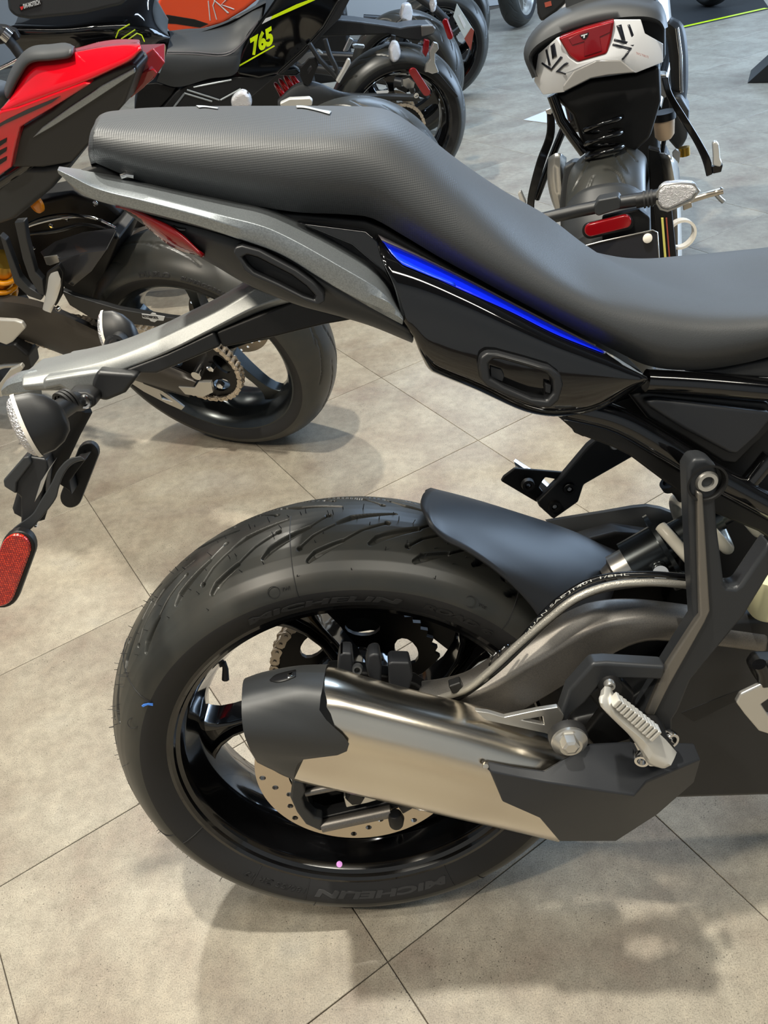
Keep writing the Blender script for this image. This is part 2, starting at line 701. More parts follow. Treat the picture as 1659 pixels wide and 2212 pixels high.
fb = bmesh.new()
box(fb, (0.5, 3.0, -.03), (12.4, 12.4, .05))
floor = structure(finish('floor', fb, 'joint', smooth=0))
fb = bmesh.new()
box(fb, (0.5, 3.0, CEIL + .05), (12.4, 12.4, .1))
structure(finish('ceiling', fb, 'ceiling_paint', smooth=0))
for nm, c, s in (('wall_left', (-5.7, 3, 1.7), (.1, 12.4, 3.4)), ('wall_back', (.5, 9.2, 1.7), (12.4, .1, 3.4)), ('wall_right', (6.7, 3, 1.7), (.1, 12.4, 3.4)), ('wall_front', (.5, -3.2, 1.7), (12.4, .1, 3.4))):
    fb = bmesh.new()
    box(fb, c, s)
    structure(finish(nm, fb, 'wall_paint', smooth=0))

TS, TA = 0.45886, -1.02549
TO_A, TO_B = -0.06875, -0.11109
da = Vector((math.cos(TA), math.sin(TA), 0))
db = Vector((math.cos(TA + PI / 2), math.sin(TA + PI / 2), 0))
na = Vector((-da.y, da.x, 0))
nb = Vector((-db.y, db.x, 0))
g = .0007
bm = bmesh.new()
box(bm, (0, 0, -.004), (TS - 2 * g, TS - 2 * g, .008))
bmesh.ops.bevel(bm, geom=[e for e in bm.edges if all(v.co.z > -.001 for v in e.verts)], offset=.0007, segments=1, affect='EDGES')
tile_me = bpy.data.meshes.new('floor_tile')
bm.to_mesh(tile_me)
bm.free()
tile_me.materials.append(MATS['tile_stone'])
cands = []
for i in range(-14, 22):
    for j in range(-14, 22):
        oa = TO_A + (i + .5) * TS
        ob = TO_B + (j + .5) * TS
        # point with p.na = oa and p.nb = ob
        p = na * oa + nb * ob
        if not (-5.3 < p.x < 6.3 and -2.8 < p.y < 8.8):
            continue
        d = Vector((p.x, p.y, 0)) - CAM
        zc = d.dot(_fw)
        vis = False
        if zc > .2:
            sx = abs(d.dot(_rt) / zc) * FPX / (IW / 2)
            sy = abs(d.dot(_up) / zc) * FPX / (IH / 2)
            vis = sx < 1.0 + 420 / zc / IW * 2 and sy < 1.0 + 420 / zc / IH * 2
        cands.append((0 if vis else 1, d.length, p))
cands.sort(key=lambda t: (t[0], t[1]))
single, rest = cands[:290], cands[290:]
for k, (_, _, p) in enumerate(single):
    o = bpy.data.objects.new('floor_tile', tile_me)
    COL.objects.link(o)
    o.location = p
    o.rotation_euler = (0, 0, TA)
    o.parent = floor
bm = bmesh.new()
for _, _, p in rest:
    t = bmesh.new()
    box(bm, p + Vector((0, 0, -.004)), (TS - 2 * g, TS - 2 * g, .008), Matrix.Rotation(TA, 3, 'Z'))
    t.free()
o = finish('floor_tile_field', bm, 'tile_stone', floor, smooth=0)
o['kind'] = 'stuff'
# ------------------------------------------------------------------ wheels
R0 = .316
TPROF = [(-.076, .2360), (-.0835, .247), (-.0885, .258), (-.0895, .2645), (-.089, .270), (-.0865, .277), (-.080, .285), (-.072, .2925), (-.062, .2997), (-.051, .3055), (-.040, .3098), (-.030, .3128), (-.020, .3147), (-.010, .3157), (0, .316)]


def np_mesh(name, P, wrap):
    """P: (n, m, 3) grid, wrapped in the first direction"""
    n, m = P.shape[:2]
    i = np.arange(n if wrap else n - 1)
    j = np.arange(m - 1)
    I, J = np.meshgrid(i, j, indexing='ij')
    I2 = (I + 1) % n
    F = np.stack([I * m + J, I * m + J + 1, I2 * m + J + 1, I2 * m + J], -1).reshape(-1, 4)
    me = bpy.data.meshes.new(name)
    me.vertices.add(n * m)
    me.vertices.foreach_set('co', P.reshape(-1).astype(np.float32))
    me.loops.add(F.size)
    me.loops.foreach_set('vertex_index', F.reshape(-1).astype(np.int32))
    me.polygons.add(len(F))
    me.polygons.foreach_set('loop_start', np.arange(0, F.size, 4, dtype=np.int32))
    me.update(calc_edges=True)
    me.validate()
    return me, J.reshape(-1)


def tyre_mesh(name, th, ms, grooves, period, wscale=1.0, side=.0022):
    """th: angles; ms: samples across; grooves: lists of (theta deg, y mm, half width mm, depth mm)"""
    pf = np.array(TPROF)
    full = np.vstack([pf, (pf * [-1, 1])[-2::-1]])
    seglen = np.r_[0, np.cumsum(np.hypot(*np.diff(full, axis=0).T))]
    s = np.linspace(0, seglen[-1], ms) if ms < 200 else np.unique(np.r_[np.linspace(0, .055, 16), np.linspace(.055, .175, 170), np.linspace(.175, seglen[-1], 40)])
    ms = len(s)
    yy = np.interp(s, seglen, full[:, 0])
    rr = np.interp(s, seglen, full[:, 1])
    # smooth the profile a little
    for _ in range(2):
        rr[1:-1] = (rr[:-2] + 2 * rr[1:-1] + rr[2:]) / 4
        yy[1:-1] = (yy[:-2] + 2 * yy[1:-1] + yy[2:]) / 4
    sc = s - seglen[-1] / 2
    half_y = full[:, 0]
    TH, S = np.meshgrid(th, sc, indexing='ij')
    dep = np.zeros_like(TH)
    U = np.degrees(TH) % period

    def s_of(y):
        return np.interp(y / 1000, half_y, seglen) - seglen[-1] / 2
    k = math.radians(1) * .308
    for gset, sgn, shift in ((grooves, 1, 0), (grooves, -1, period * .5)):
        for gl in gset:
            pts = [((t + shift), s_of(y) * sgn, w_ / 1000, d / 1000) for t, y, w_, d in gl]
            if len(pts) == 1:
                pts = pts * 2
            tmean = sum(p[0] for p in pts) / len(pts)
            for (t0, s0, w0, d0), (t1, s1, w1, d1) in zip(pts, pts[1:]):
                # distance with period wrap about the groove's middle
                du = ((U - tmean + period / 2) % period - period / 2)
                for q in (-1, 0, 1):
                    px = (du + q * period) * k
                    ax, bx = (t0 - tmean) * k, (t1 - tmean) * k
                    vx, vy = bx - ax, s1 - s0
                    L2 = vx * vx + vy * vy + 1e-12
                    t = np.clip(((px - ax) * vx + (S - s0) * vy) / L2, 0, 1)
                    dist = np.hypot(px - ax - t * vx, S - s0 - t * vy)
                    wv = w0 + (w1 - w0) * t
                    dv = d0 + (d1 - d0) * t
                    a = np.clip((wv - dist) / (.0016 if ms > 200 else .0022) + .5, 0, 1)
                    dep = np.maximum(dep, dv * a * a * (3 - 2 * a))
    # slope normal for the offset
    dy, dr = np.gradient(yy), np.gradient(rr)
    ln = np.hypot(dy, dr)
    ny, nr = -dr / ln, dy / ln
    Y = yy[None, :] - dep * ny[None, :]
    Rr = rr[None, :] - dep * nr[None, :]
    P = np.stack([Rr * np.cos(TH), Y * wscale, R0 + Rr * np.sin(TH)], -1)
    me, J = np_mesh(name, P, True)
    me.materials.append(MATS['rubber'])
    me.materials.append(MATS['rubber_side'])
    idx = (rr[J] < .2640).astype(np.int32)
    me.polygons.foreach_set('material_index', idx)
    me.polygons.foreach_set('use_smooth', np.ones(len(J), dtype=bool))
    return me


def sidewall_text(name, s, size, th0, r, y, parent, m='rubber_letter', side=-1, bold=.0006, shear=.15, total=None):
    """lettering moulded round the sidewall, tops outward"""
    me = text_mesh(s, size, .0005, bold, shear)
    xs = [v.co.x for v in me.vertices]
    x0, wd = min(xs), max(xs) - min(xs)
    kx = (total / wd) if total else 1 / r
    for v in me.vertices:
        a = th0 - side * -1 * (v.co.x - x0) * kx if side < 0 else th0 + (v.co.x - x0) * kx
        rad = r + v.co.y
        yv = np.interp(rad, [p[1] for p in TPROF[:9]], [abs(p[0]) for p in TPROF[:9]])
        v.co = Vector((rad * math.cos(a), side * (yv + .0004 + v.co.z), R0 + rad * math.sin(a)))
    return link(name, me, m, parent, smooth=0)


def rim(parent, m='rim_black', spokes=5, ph=0.0, wsp=1.0, spy=0.0, detail=96, hub_m=None, split=False, depth=.024, swirl=0.0):
    pr = [(-.0765, .2365), (-.0765, .2325), (-.074, .2285), (-.070, .2265), (-.067, .2215), (-.062, .2185), (-.058, .2165), (-.050, .2145), (-.032, .2050), (-.020, .2005), (.020, .2005), (.032, .2050), (.050, .2145), (.062, .2185), (.070, .2265), (.0765, .2325), (.0765, .2365), (.06, .2335), (.03, .214), (-.03, .214), (-.06, .2335)]
    o = lathe('rim', pr, m, parent, (0, 0, R0), seg=detail, smooth=28, closed=True)
    for i in range(spokes):
        a0 = ph + 2 * PI * i / spokes
        for sg in ((-1, 1) if split else (0,)):
            R = []
            st = [(.036, .020), (.06, .0165), (.10, .0125), (.14, .0115), (.165, .0135), (.183, .020), (.1945, .030), (.203, .042)]
            secs = []
            for (r, hw) in st:
                hw *= wsp * (.62 if split else 1)
                f = (r - .036) / .167
                d0 = spy - depth * (1 - .25 * f)
                d1 = spy + depth * (1 - .25 * f)
                a = a0 + sg * (.05 + .16 * f) + swirl * (f - 1)
                er = Vector((math.cos(a), 0, math.sin(a)))
                et = Vector((-math.sin(a), 0, math.cos(a)))
                c = Vector((0, 0, R0)) + er * r
                nt_ = .55 if not split else .5
                secs.append([c + et * t + Vector((0, y, 0)) for t, y in ((-hw, d0 + .002), (-hw * .8, d0), (-hw * nt_, d0), (-hw * .4, d0 + .012), (hw * .4, d0 + .012), (hw * nt_, d0), (hw * .8, d0), (hw, d0 + .002), (hw, d1), (-hw, d1))])
            bm = bmesh.new()
            V = [[bm.verts.new(p) for p in sx] for sx in secs]
            for a_, b_ in zip(V, V[1:]):
                for j in range(10):
                    bm.faces.new((a_[j], a_[(j + 1) % 10], b_[(j + 1) % 10], b_[j]))
            bm.faces.new(V[0])
            bm.faces.new(V[-1])
            finish('spoke', bm, m, o, 40, .0012)
    lathe('hub', [(-.052, .018), (-.052, .034), (-.046, .038), (-.03, .042), (-.022, .052), (.03, .056), (.045, .066), (.062, .068), (.062, .02)], hub_m or m, o, (0, 0, R0), seg=48)
    return o


CHAIN = {}


def chain_link_meshes(p=.0159):
    if CHAIN:
        return
    for kind, off, th in (('outer', .0085, .0022), ('inner', .0058, .0020)):
        bm = bmesh.new()
        for sg in (-1, 1):
            out = []
            for i in range(12):
                a = 2 * PI * i / 12
                cx = p / 2 if math.cos(a) > 0.01 else -p / 2
                hh = .0072
                out.append((cx + .0072 * math.cos(a), hh * math.sin(a)))
            # waisted plate
            pts = []
            for side_ in (1, -1):
                for i in range(7):
                    a = math.radians(-75 + 150 * i / 6) if side_ > 0 else math.radians(105 + 150 * i / 6)
                    pts.append((side_ * p / 2 + .0074 * math.cos(a), .0074 * math.sin(a)))
                pts.append((0, .0052 * side_))
            vs_ = [bm.verts.new((x, sg * off, z)) for x, z in pts]
            f = bm.faces.new(vs_)
            r = bmesh.ops.extrude_face_region(bm, geom=[f])
            bmesh.ops.translate(bm, vec=(0, th * sg, 0), verts=[v for v in r['geom'] if isinstance(v, bmesh.types.BMVert)])
        if kind == 'outer':
            for cx in (-p / 2, p / 2):
                sweep(bm, [(cx, -off - .0042, 0), (cx, off + .0042, 0)], .0026, 8)
        else:
            for cx in (-p / 2, p / 2):
                sweep(bm, [(cx, -off, 0), (cx, off, 0)], .005, 8)
        bmesh.ops.recalc_face_normals(bm, faces=bm.faces[:])
        me = bpy.data.meshes.new('chain_link')
        bm.to_mesh(me)
        bm.free()
        me.materials.append(MATS['chain_steel'])
        CHAIN[kind] = me


def chain(parent, y, rs, xf, zf, rf, every=None):
    """links round the rear sprocket (radius rs) and both runs forward to xf"""
    chain_link_meshes()
    p = .0159
    c = Vector((0, y, R0))
    path = []
    nst = 200
    top0 = Vector((xf, y, zf + rf))
    bot0 = Vector((xf, y, zf - rf))
    pts = [top0, c + Vector((0.02, 0, rs))]
    for i in range(1, 60):
        a = PI / 2 + PI * i / 60
        pts.append(c + Vector((rs * math.cos(a), 0, rs * math.sin(a))))
    pts += [c + Vector((.02, 0, -rs)), bot0]
    L = [0]
    for a, b in zip(pts, pts[1:]):
        L.append(L[-1] + (b - a).length)
    n = int(L[-1] / p)
    c0 = bpy.data.objects.new('chain', None)
    COL.objects.link(c0)
    c0.parent = parent

    def at(t):
        for j in range(len(L) - 1):
            if L[j + 1] >= t:
                return pts[j].lerp(pts[j + 1], (t - L[j]) / (L[j + 1] - L[j]))
        return pts[-1]
    for i in range(n):
        a, b = at(i * p), at((i + 1) * p)
        o = bpy.data.objects.new('chain_link', CHAIN['outer' if i % 2 else 'inner'])
        COL.objects.link(o)
        o.parent = c0
        o.location = (a + b) / 2
        d = b - a
        o.rotation_euler = (0, -math.atan2(d.z, d.x), 0)
    return c0


def sprocket(parent, y, rs, m='sprocket', teeth=45, holes=6, hr=.026, hpos=.066, thick=.007):
    out = []
    for i in range(teeth * 2):
        a = 2 * PI * i / (teeth * 2)
        r = rs + (.004 if i % 2 else -.003)
        out.append(Vector((r * math.cos(a), y, R0 + r * math.sin(a))))
    hs = []
    for i in range(holes):
        a = 2 * PI * (i + .3) / holes
        c = Vector((hpos * rs / .1 * math.cos(a), y, R0 + hpos * rs / .1 * math.sin(a)))
        er = Vector((math.cos(a), 0, math.sin(a)))
        et = Vector((-math.sin(a), 0, math.cos(a)))
        hs.append([c + er * (hr * .62 * math.cos(t)) + et * (hr * math.sin(t)) for t in [2 * PI * q / 14 for q in range(14)]])
    return plate('sprocket', out, thick, m, parent, hs, bevel=0, smooth=30)


def disc(parent, y, ro, ri, m='steel_dull', nh=30, thick=.005):
    out = [Vector((ro * math.cos(2 * PI * i / 96), y, R0 + ro * math.sin(2 * PI * i / 96))) for i in range(96)]
    inn = [Vector((ri * math.cos(2 * PI * i / 60), y, R0 + ri * math.sin(2 * PI * i / 60))) for i in range(60)]
    hs = [inn]
    for i in range(nh):
        a = 2 * PI * i / nh
        r = ri + (ro - ri) * (.24, .52, .80, .52)[i % 4] if nh % 4 == 0 else ri + (ro - ri) * (.25, .55, .8)[i % 3]
        hs.append([Vector((r * math.cos(a) + .0041 * math.cos(t), y, R0 + r * math.sin(a) + .0041 * math.sin(t))) for t in [2 * PI * q / 10 for q in range(10)]])
    return plate('brake_disc', out, thick, m, parent, hs, bevel=0, smooth=30)


def decal(name, fr, bvh, A, B, m, parent, n=40, k=4, lift=.0006):
    """paint or film lying on a surface: strip between two pixel polylines, dropped on the surface"""
    a = crom([Vector((x, y, 0)) for x, y in A], n)
    b = crom([Vector((x, y, 0)) for x, y in B], n)
    bm = bmesh.new()
    G = []
    for p, q in zip(a, b):
        col_ = []
        for j in range(k + 1):
            w_ = p.lerp(q, j / k)
            far = fr.P(w_.x, w_.y, **fr.dk)
            d = (far - fr.c).normalized()
            hit = bvh.ray_cast(fr.c, d)
            if hit[0] is None:
                col_.append(None)
                continue
            nrm = hit[1] if hit[1].dot(d) < 0 else -hit[1]
            col_.append(bm.verts.new(hit[0] + nrm * lift))
        G.append(col_)
    for i in range(n - 1):
        for j in range(k):
            q = (G[i][j], G[i + 1][j], G[i + 1][j + 1], G[i][j + 1])
            if all(q):
                bm.faces.new(q)
    return finish(name, bm, m, parent, 60, recalc=False, solid=.0004, off=0)


def bvh_of(o):
    from mathutils.bvhtree import BVHTree
    me = o.data
    return BVHTree.FromPolygons([v.co.copy() for v in me.vertices], [list(p.vertices) for p in me.polygons])
# ------------------------------------------------------------------ the near motorcycle
F0 = Frame(0, 0, 0, 0.16965)
F0.dk = {'y': -.1}
T = F0.T
P0 = F0.P
bike = thing('motorcycle', 'black motorcycle with blue stripe, seen close from its right rear side', 'motorcycle', F0.M)

# --- tyre
th = np.radians(np.concatenate([np.arange(58, 200, .125), np.arange(200, 418, .7)]))
W1, W2, TN = 4.5, 3.6, 1.05
GR = [
    [(102.9, -55, 2.4, 5), (101.2, -48, W1, 7), (98.8, -42, W1, 7), (92.9, -28, 2.4, 6)], [(92.9, -28, TN, 5), (89, -11.6, TN, 5)], [(89, -11.6, 2.8, 8)],
    [(93.4, -68.5, 2.4, 5), (91.6, -63, W1, 7), (86.2, -52, 2.4, 6)], [(86.2, -52, TN, 5), (82.1, -38.2, TN, 5), (76.9, -26, TN, 5)], [(76.9, -26, 2.8, 8)],
    [(95.1, -54.4, 2.8, 8)], [(95.1, -54.4, TN, 5), (92.1, -41.5, TN, 5), (87.1, -26.9, TN, 5)], [(87.1, -26.9, 2.2, 4), (84.1, -18, W2, 7), (75.1, -6.6, 1.0, 3)],
]
tme = tyre_mesh('tyre', th, 226, GR, 22.5)
tyre = bpy.data.objects.new('tyre', tme)
COL.objects.link(tyre)
tyre.parent = bike
sidewall_text('lettering', 'MICHELIN', .0125, math.radians(112), .2468, 0, tyre, total=math.radians(40))
sidewall_text('lettering', 'MICHELIN', .0125, math.radians(292), .2468, 0, tyre, total=math.radians(43))
sidewall_text('lettering', 'ROAD 6', .0115, math.radians(66.5), .2475, 0, tyre, 'rubber_side', total=math.radians(20))
sidewall_text('lettering', '180/55 ZR 17', .0095, math.radians(246), .2475, 0, tyre, 'rubber_side', bold=0, total=math.radians(21))
sidewall_text('lettering', 'TWI', .0042, math.radians(100.2), .2755, 0, tyre, 'rubber_soft', bold=0, total=math.radians(1.9))
sidewall_text('lettering', 'TWI', .0042, math.radians(54.4), .2755, 0, tyre, 'rubber_soft', bold=0, total=math.radians(1.9))
# mould seams and rubber hairs
for a in (46, 97, 148, 199, 250, 301, 352):
    ar = math.radians(a)
    tube('mould_seam', [Vector(((r + .0002) * math.cos(ar), y, R0 + (r + .0002) * math.sin(ar))) for y, r in TPROF[3:]], .0006, 'rubber_soft', tyre, seg=5)
for a in (203, 229, 246.5, 293):
    ar = math.radians(a)
    tube('mould_seam', [Vector(((r + .0002) * math.cos(ar), y - .0003, R0 + r * math.sin(ar))) for y, r in TPROF[:4]], .0006, 'rubber_soft', tyre, seg=5)
bm = bmesh.new()
for i in range(150):
    a = math.radians(60 + i * 1.45 + random.uniform(-.5, .5)) if i < 115 else math.radians(random.uniform(195, 290))
    j = random.choice((6, 8, 9, 10, 11, 12, 13, 14, 14, 14)) if i < 115 else random.choice((8, 10, 12))
    y, r = TPROF[j]
    p = Vector((r * math.cos(a), y, R0 + r * math.sin(a)))
    nrm = Vector((math.cos(a), y * 6, math.sin(a))).normalized()
    q = p + nrm * random.uniform(.003, .007) + Vector((random.uniform(-.002, .002), random.uniform(-.002, .002), 0))
    sweep(bm, [p - nrm * .002, q], [.0006, .0004], 4)
o = finish('rubber_hairs', bm, 'rubber_soft', tyre, 0)
o['kind'] = 'stuff'
# blue chalk mark, small wear mark rings on the shoulder
a = math.radians(149.4)
pm = Vector((.2665 * math.cos(a), -.0897, R0 + .2665 * math.sin(a)))
er = Vector((math.cos(a), 0, math.sin(a)))
et = Vector((-math.sin(a), 0, math.cos(a)))
plate('chalk_mark', [pm + er * x + et * y for x, y in ((.006, .003), (.004, .004), (0, -.001), (-.006, -.002), (-.005, -.005), (.0, -.0035), (.005, .0005))], -.0012, 'blue_chalk', tyre, bevel=0)
for aa in (102.1, 56.5, 157):
    a = math.radians(aa)
    c = Vector((.2765 * math.cos(a), -.0868, R0 + .2765 * math.sin(a)))
    tube('wear_mark', [c + Vector((.0065 * math.cos(t), 0, 0)) * 1 + Vector((0, .35 * .0065 * math.sin(t), .0062 * math.sin(t))) for t in [2 * PI * q / 20 for q in range(20)]], .0004, 'rubber_soft', tyre, seg=5, closed=True)

# --- wheel
rm = rim(bike, ph=math.radians(37), spy=.0, detail=180, swirl=.52)
rb_ = bvh_of(rm)
dv = (P0(733, 1867, y=0) - F0.c).normalized()
hit = rb_.ray_cast(F0.c, dv)
nrm = hit[1] if hit[1].dot(dv) < 0 else -hit[1]
lathe('balance_dot', [(-.001, 0), (-.001, .0042), (.0008, .0042), (.0008, 0)], 'pink', rm, hit[0], nrm, seg=20)
# valve
vp = P0(486, 1455, y=-.012)
tube('valve_stem', [P0(470, 1436, y=-.012), P0(484, 1434, y=-.012), P0(487, 1445, y=-.014), P0(487, 1468, y=-.016)], [.004, .0045, .0038, .0046], 'rubber_soft', rm, seg=10)
disc(bike, -.090, .1275, .088, nh=36)
lathe('disc_carrier', [(-.088, .05), (-.088, .084), (-.083, .088), (-.078, .084), (-.07, .052)], 'rim_black', bike, (0, 0, R0), seg=40)
sp = sprocket(bike, .095, .116, holes=6, hr=.025)
chain(bike, .099, .1195, .58, .40, .035)
lathe('axle', [(-.118, .012), (.118, .012), (.118, 0)], 'chrome', bike, (0, 0, R0), seg=20)

# --- swingarm: right arm, traced; left arm seen beyond the tyre
sa_t = T([(905, 1492), (960, 1484), (1010, 1470), (1060, 1440), (1140, 1390), (1220, 1345), (1290, 1318), (1370, 1308), (1480, 1318), (1660, 1345)], y=-.105)
sa_f = T([(918, 1502), (965, 1500), (1020, 1495), (1080, 1470), (1160, 1428), (1240, 1385), (1310, 1352), (1390, 1345), (1480, 1352), (1660, 1375)], y=-.122)
sa_b = T([(925, 1600), (970, 1600), (1030, 1590), (1100, 1555), (1180, 1510), (1260, 1462), (1330, 1420), (1400, 1395), (1490, 1400), (1660, 1420)], y=-.12)
sa_i = [Vector((p.x, -.085, p.z)) for p in sa_b]
sa_i2 = [Vector((p.x, -.085, p.z)) for p in sa_t]
rows('swingarm', [sa_t, sa_f, sa_b, sa_i, sa_i2], 'cast_grey', bike, n=40, k=2, close=True, caps=True, smooth=50, xlin=True, bevel=.007)
# arm end round the axle with adjuster
plate('swingarm_end', T([(630, 1690), (640, 1660), (700, 1650), (900, 1640), (1010, 1560), (1060, 1600), (940, 1720), (870, 1760), (860, 1745), (700, 1797), (655, 1770), (633, 1735)], y=-.112), .018, 'plastic', bike, holes=[T([(664, 1720), (690, 1700), (800, 1690), (880, 1690), (850, 1730), (700, 1765), (675, 1755)], y=-.112)], bevel=.002)
plate('end_cap', T([(632, 1688), (655, 1690), (660, 1712), (654, 1725), (660, 1745), (680, 1766), (697, 1770), (695, 1798), (660, 1782), (640, 1755), (627, 1726)], y=-.124), .016, 'plastic_grey', bike, bevel=.003)
tube('adjuster_bar', T([(696, 1784), (770, 1768), (845, 1752)], y=-.118), .008, 'cast_grey', bike, seg=14)
tube('adjuster_bar', T([(660, 1712), (720, 1700), (770, 1690)], y=-.114), .005, 'cast_grey', bike, seg=12)
tube('paddock_bobbin', T([(853, 1757), (856, 1768), (856, 1782)], y=-.126), [.0075, .010, .0085], 'plastic_deep', bike, seg=18, bevel=.0015)
plate('axle_block', T([(742, 1722), (765, 1710), (815, 1706), (818, 1728), (795, 1735), (748, 1745)], y=-.119), .014, 'alu', bike, bevel=.0015)
lathe('axle_nut', [(-.008, .0), (-.008, .010), (-.004, .0125), (.006, .0125)], 'plastic_deep', bike, P0(768, 1716, y=-.121), (0, 1, 0), seg=6, smooth=20)

# --- calliper above the disc
cal = plate('brake_calliper', T([(705, 1452), (735, 1450), (770, 1452), (850, 1464), (900, 1478), (930, 1500), (890, 1530), (770, 1505), (720, 1485)], y=-.100), .022, 'plastic_deep', bike, bevel=.004)
for q in ([(733, 1415), (742, 1411), (760, 1412), (764, 1450), (758, 1470), (728, 1448)], [(795, 1418), (806, 1413), (820, 1414), (825, 1440), (824, 1478), (795, 1464), (790, 1440)], [(838, 1436), (845, 1431), (885, 1432), (892, 1462), (885, 1490), (840, 1484)]):
    plate('calliper_lug', T(q, y=-.112), .022, 'plastic_blue_grey', cal, bevel=.003)
bolt('calliper_pin', P0(772, 1447, y=-.118), (0, -1, .5), .006, .014, cal, 'plastic_grey')

# --- brake hose, ABS wire and clips
hose = [(905, 1512, -.10), (960, 1497, -.115), (1010, 1478, -.13), (1060, 1438, -.135), (1120, 1382, -.135), (1180, 1330, -.135), (1240, 1285, -.135), (1310, 1258, -.13), (1390, 1250, -.13), (1520, 1258, -.125)]
hz = tube('brake_hose', [p + Vector((0, -.006, 0)) for p in T(hose, y=0)], .0042, 'braid', bike, seg=10, n=60)
wire = [(900, 1525, -.10), (960, 1518, -.12), (1010, 1496, -.132), (1058, 1455, -.138), (1115, 1395, -.138), (1165, 1335, -.138), (1220, 1285, -.138), (1290, 1250, -.134), (1390, 1240, -.134), (1520, 1249, -.13)]
tube('sensor_wire', T(wire, y=0), .0032, 'cable', bike, seg=10, n=60)
wire2 = [(930, 1530, -.11), (985, 1512, -.125), (1070, 1452, -.14), (1130, 1396, -.138), (1200, 1330, -.139), (1270, 1285, -.137), (1390, 1262, -.135), (1520, 1270, -.13)]
tube('sensor_wire', T(wire2, y=0), .0028, 'cable', bike, seg=10, n=60)
# white print running along the outer wire
wp = crom(T(wire, y=0), 200)
me = text_mesh('HUAN SAE J1401 1/8HL', .0032, .0001, 0)
xs_ = [v.co.x for v in me.vertices]
for v in me.vertices:
    f = 92 + (v.co.x - min(xs_)) / (max(xs_) - min(xs_)) * 66
    i0 = int(f)
    base = wp[i0].lerp(wp[i0 + 1], f - i0)
    tg = (wp[i0 + 1] - wp[i0]).normalized()
    out = (F0.c - base).normalized()
    upv = out.cross(tg).normalized()
    v.co = base + out * (.0034 + v.co.z) + upv * (v.co.y - .0010)
link('wire_print', me, 'wire_ink', bpy.data.objects['sensor_wire'], smooth=0)
for px, py, r in ((1070, 1425, .010), (1088, 1412, .010)):
    c = P0(px, py, y=-.135)
    tube('wire_loop', [c + Vector((.006 * math.cos(t) + .003 * math.sin(t), .004 * math.cos(t), r * math.sin(t))) for t in [2 * PI * q / 20 for q in range(20)]], .0013, 'cable', bike, seg=7, closed=True)
for px, py in ((985, 1480), (1465, 1256)):
    c = P0(px, py, y=-.128)
    boxo('hose_clip', c, (.014, .012, .013), 'plastic_deep', bike, Matrix.Rotation(-.3, 3, 'Y'), .002)

# --- exhaust muffler
Mt = T([(640, 1452), (705, 1440), (790, 1462), (880, 1487), (1000, 1517), (1110, 1545), (1200, 1572), (1250, 1590)], y=-.145)
Mc = T([(600, 1500), (700, 1497), (790, 1520), (880, 1543), (1000, 1577), (1110, 1611), (1190, 1634), (1245, 1650)], y=-.196)
Mm = T([(600, 1570), (690, 1560), (780, 1590), (880, 1615), (1000, 1650), (1110, 1680), (1180, 1700), (1230, 1714)], y=-.214)
Ml = T([(615, 1634), (665, 1634), (760, 1655), (870, 1682), (990, 1712), (1100, 1742), (1160, 1758), (1215, 1774)], y=-.208)
Mb = T([(622, 1678), (642, 1686), (740, 1710), (860, 1738), (980, 1766), (1090, 1790), (1150, 1804), (1206, 1817)], y=-.186)
Mi = [Vector((p.x + .005, -.135, p.z + .01)) for p in Mb]
Mi2 = [Vector((p.x, -.125, p.z - .03)) for p in Mt]
muf = rows('muffler', [Mt, Mc, Mm, Ml, Mb, Mi, Mi2], 'steel', bike, n=40, k=5, close=True, caps=True, smooth=70)
# black end cap slipped over the rear with a pointed edge
ot = T([(528, 1466), (560, 1455), (640, 1440), (706, 1437)], y=-.147)
oc = T([(522, 1512), (570, 1505), (640, 1494), (696, 1492)], y=-.199)
om = T([(522, 1545), (580, 1545), (640, 1546), (690, 1534), ], y=-.212)
om2 = T([(526, 1580), (590, 1585), (680, 1592), (754, 1605)], y=-.219)
om3 = T([(536, 1610), (590, 1615), (690, 1625), (744, 1627)], y=-.217)
ol = T([(546, 1630), (580, 1636), (620, 1640), (652, 1642)], y=-.211)
ob = T([(560, 1645), (590, 1662), (612, 1674), (634, 1684)], y=-.190)
oi = [Vector((p.x, -.130, p.z + .012)) for p in ob]
oi2 = [Vector((p.x, -.120, p.z - .03)) for p in ot]
rows('muffler_end_cap', [ot, oc, om, om2, om3, ol, ob, oi, oi2], 'plastic_grey', bike, n=16, k=4, close=True, caps=True, smooth=50)
cb_ = bvh_of(bpy.data.objects['muffler_end_cap'])
decal('end_cap_vent', F0, cb_, [(583, 1470), (594, 1460), (612, 1454), (639, 1448)], [(584, 1472), (598, 1475), (616, 1472), (639, 1463)], 'plastic_deep', bpy.data.objects['muffler_end_cap'], n=16, k=3, lift=.0008)
decal('tail_pipe_edge', F0, cb_, [(622, 1458), (632, 1455)], [(622, 1468), (632, 1464)], 'chrome', bpy.data.objects['muffler_end_cap'], n=4, k=2, lift=.0014)
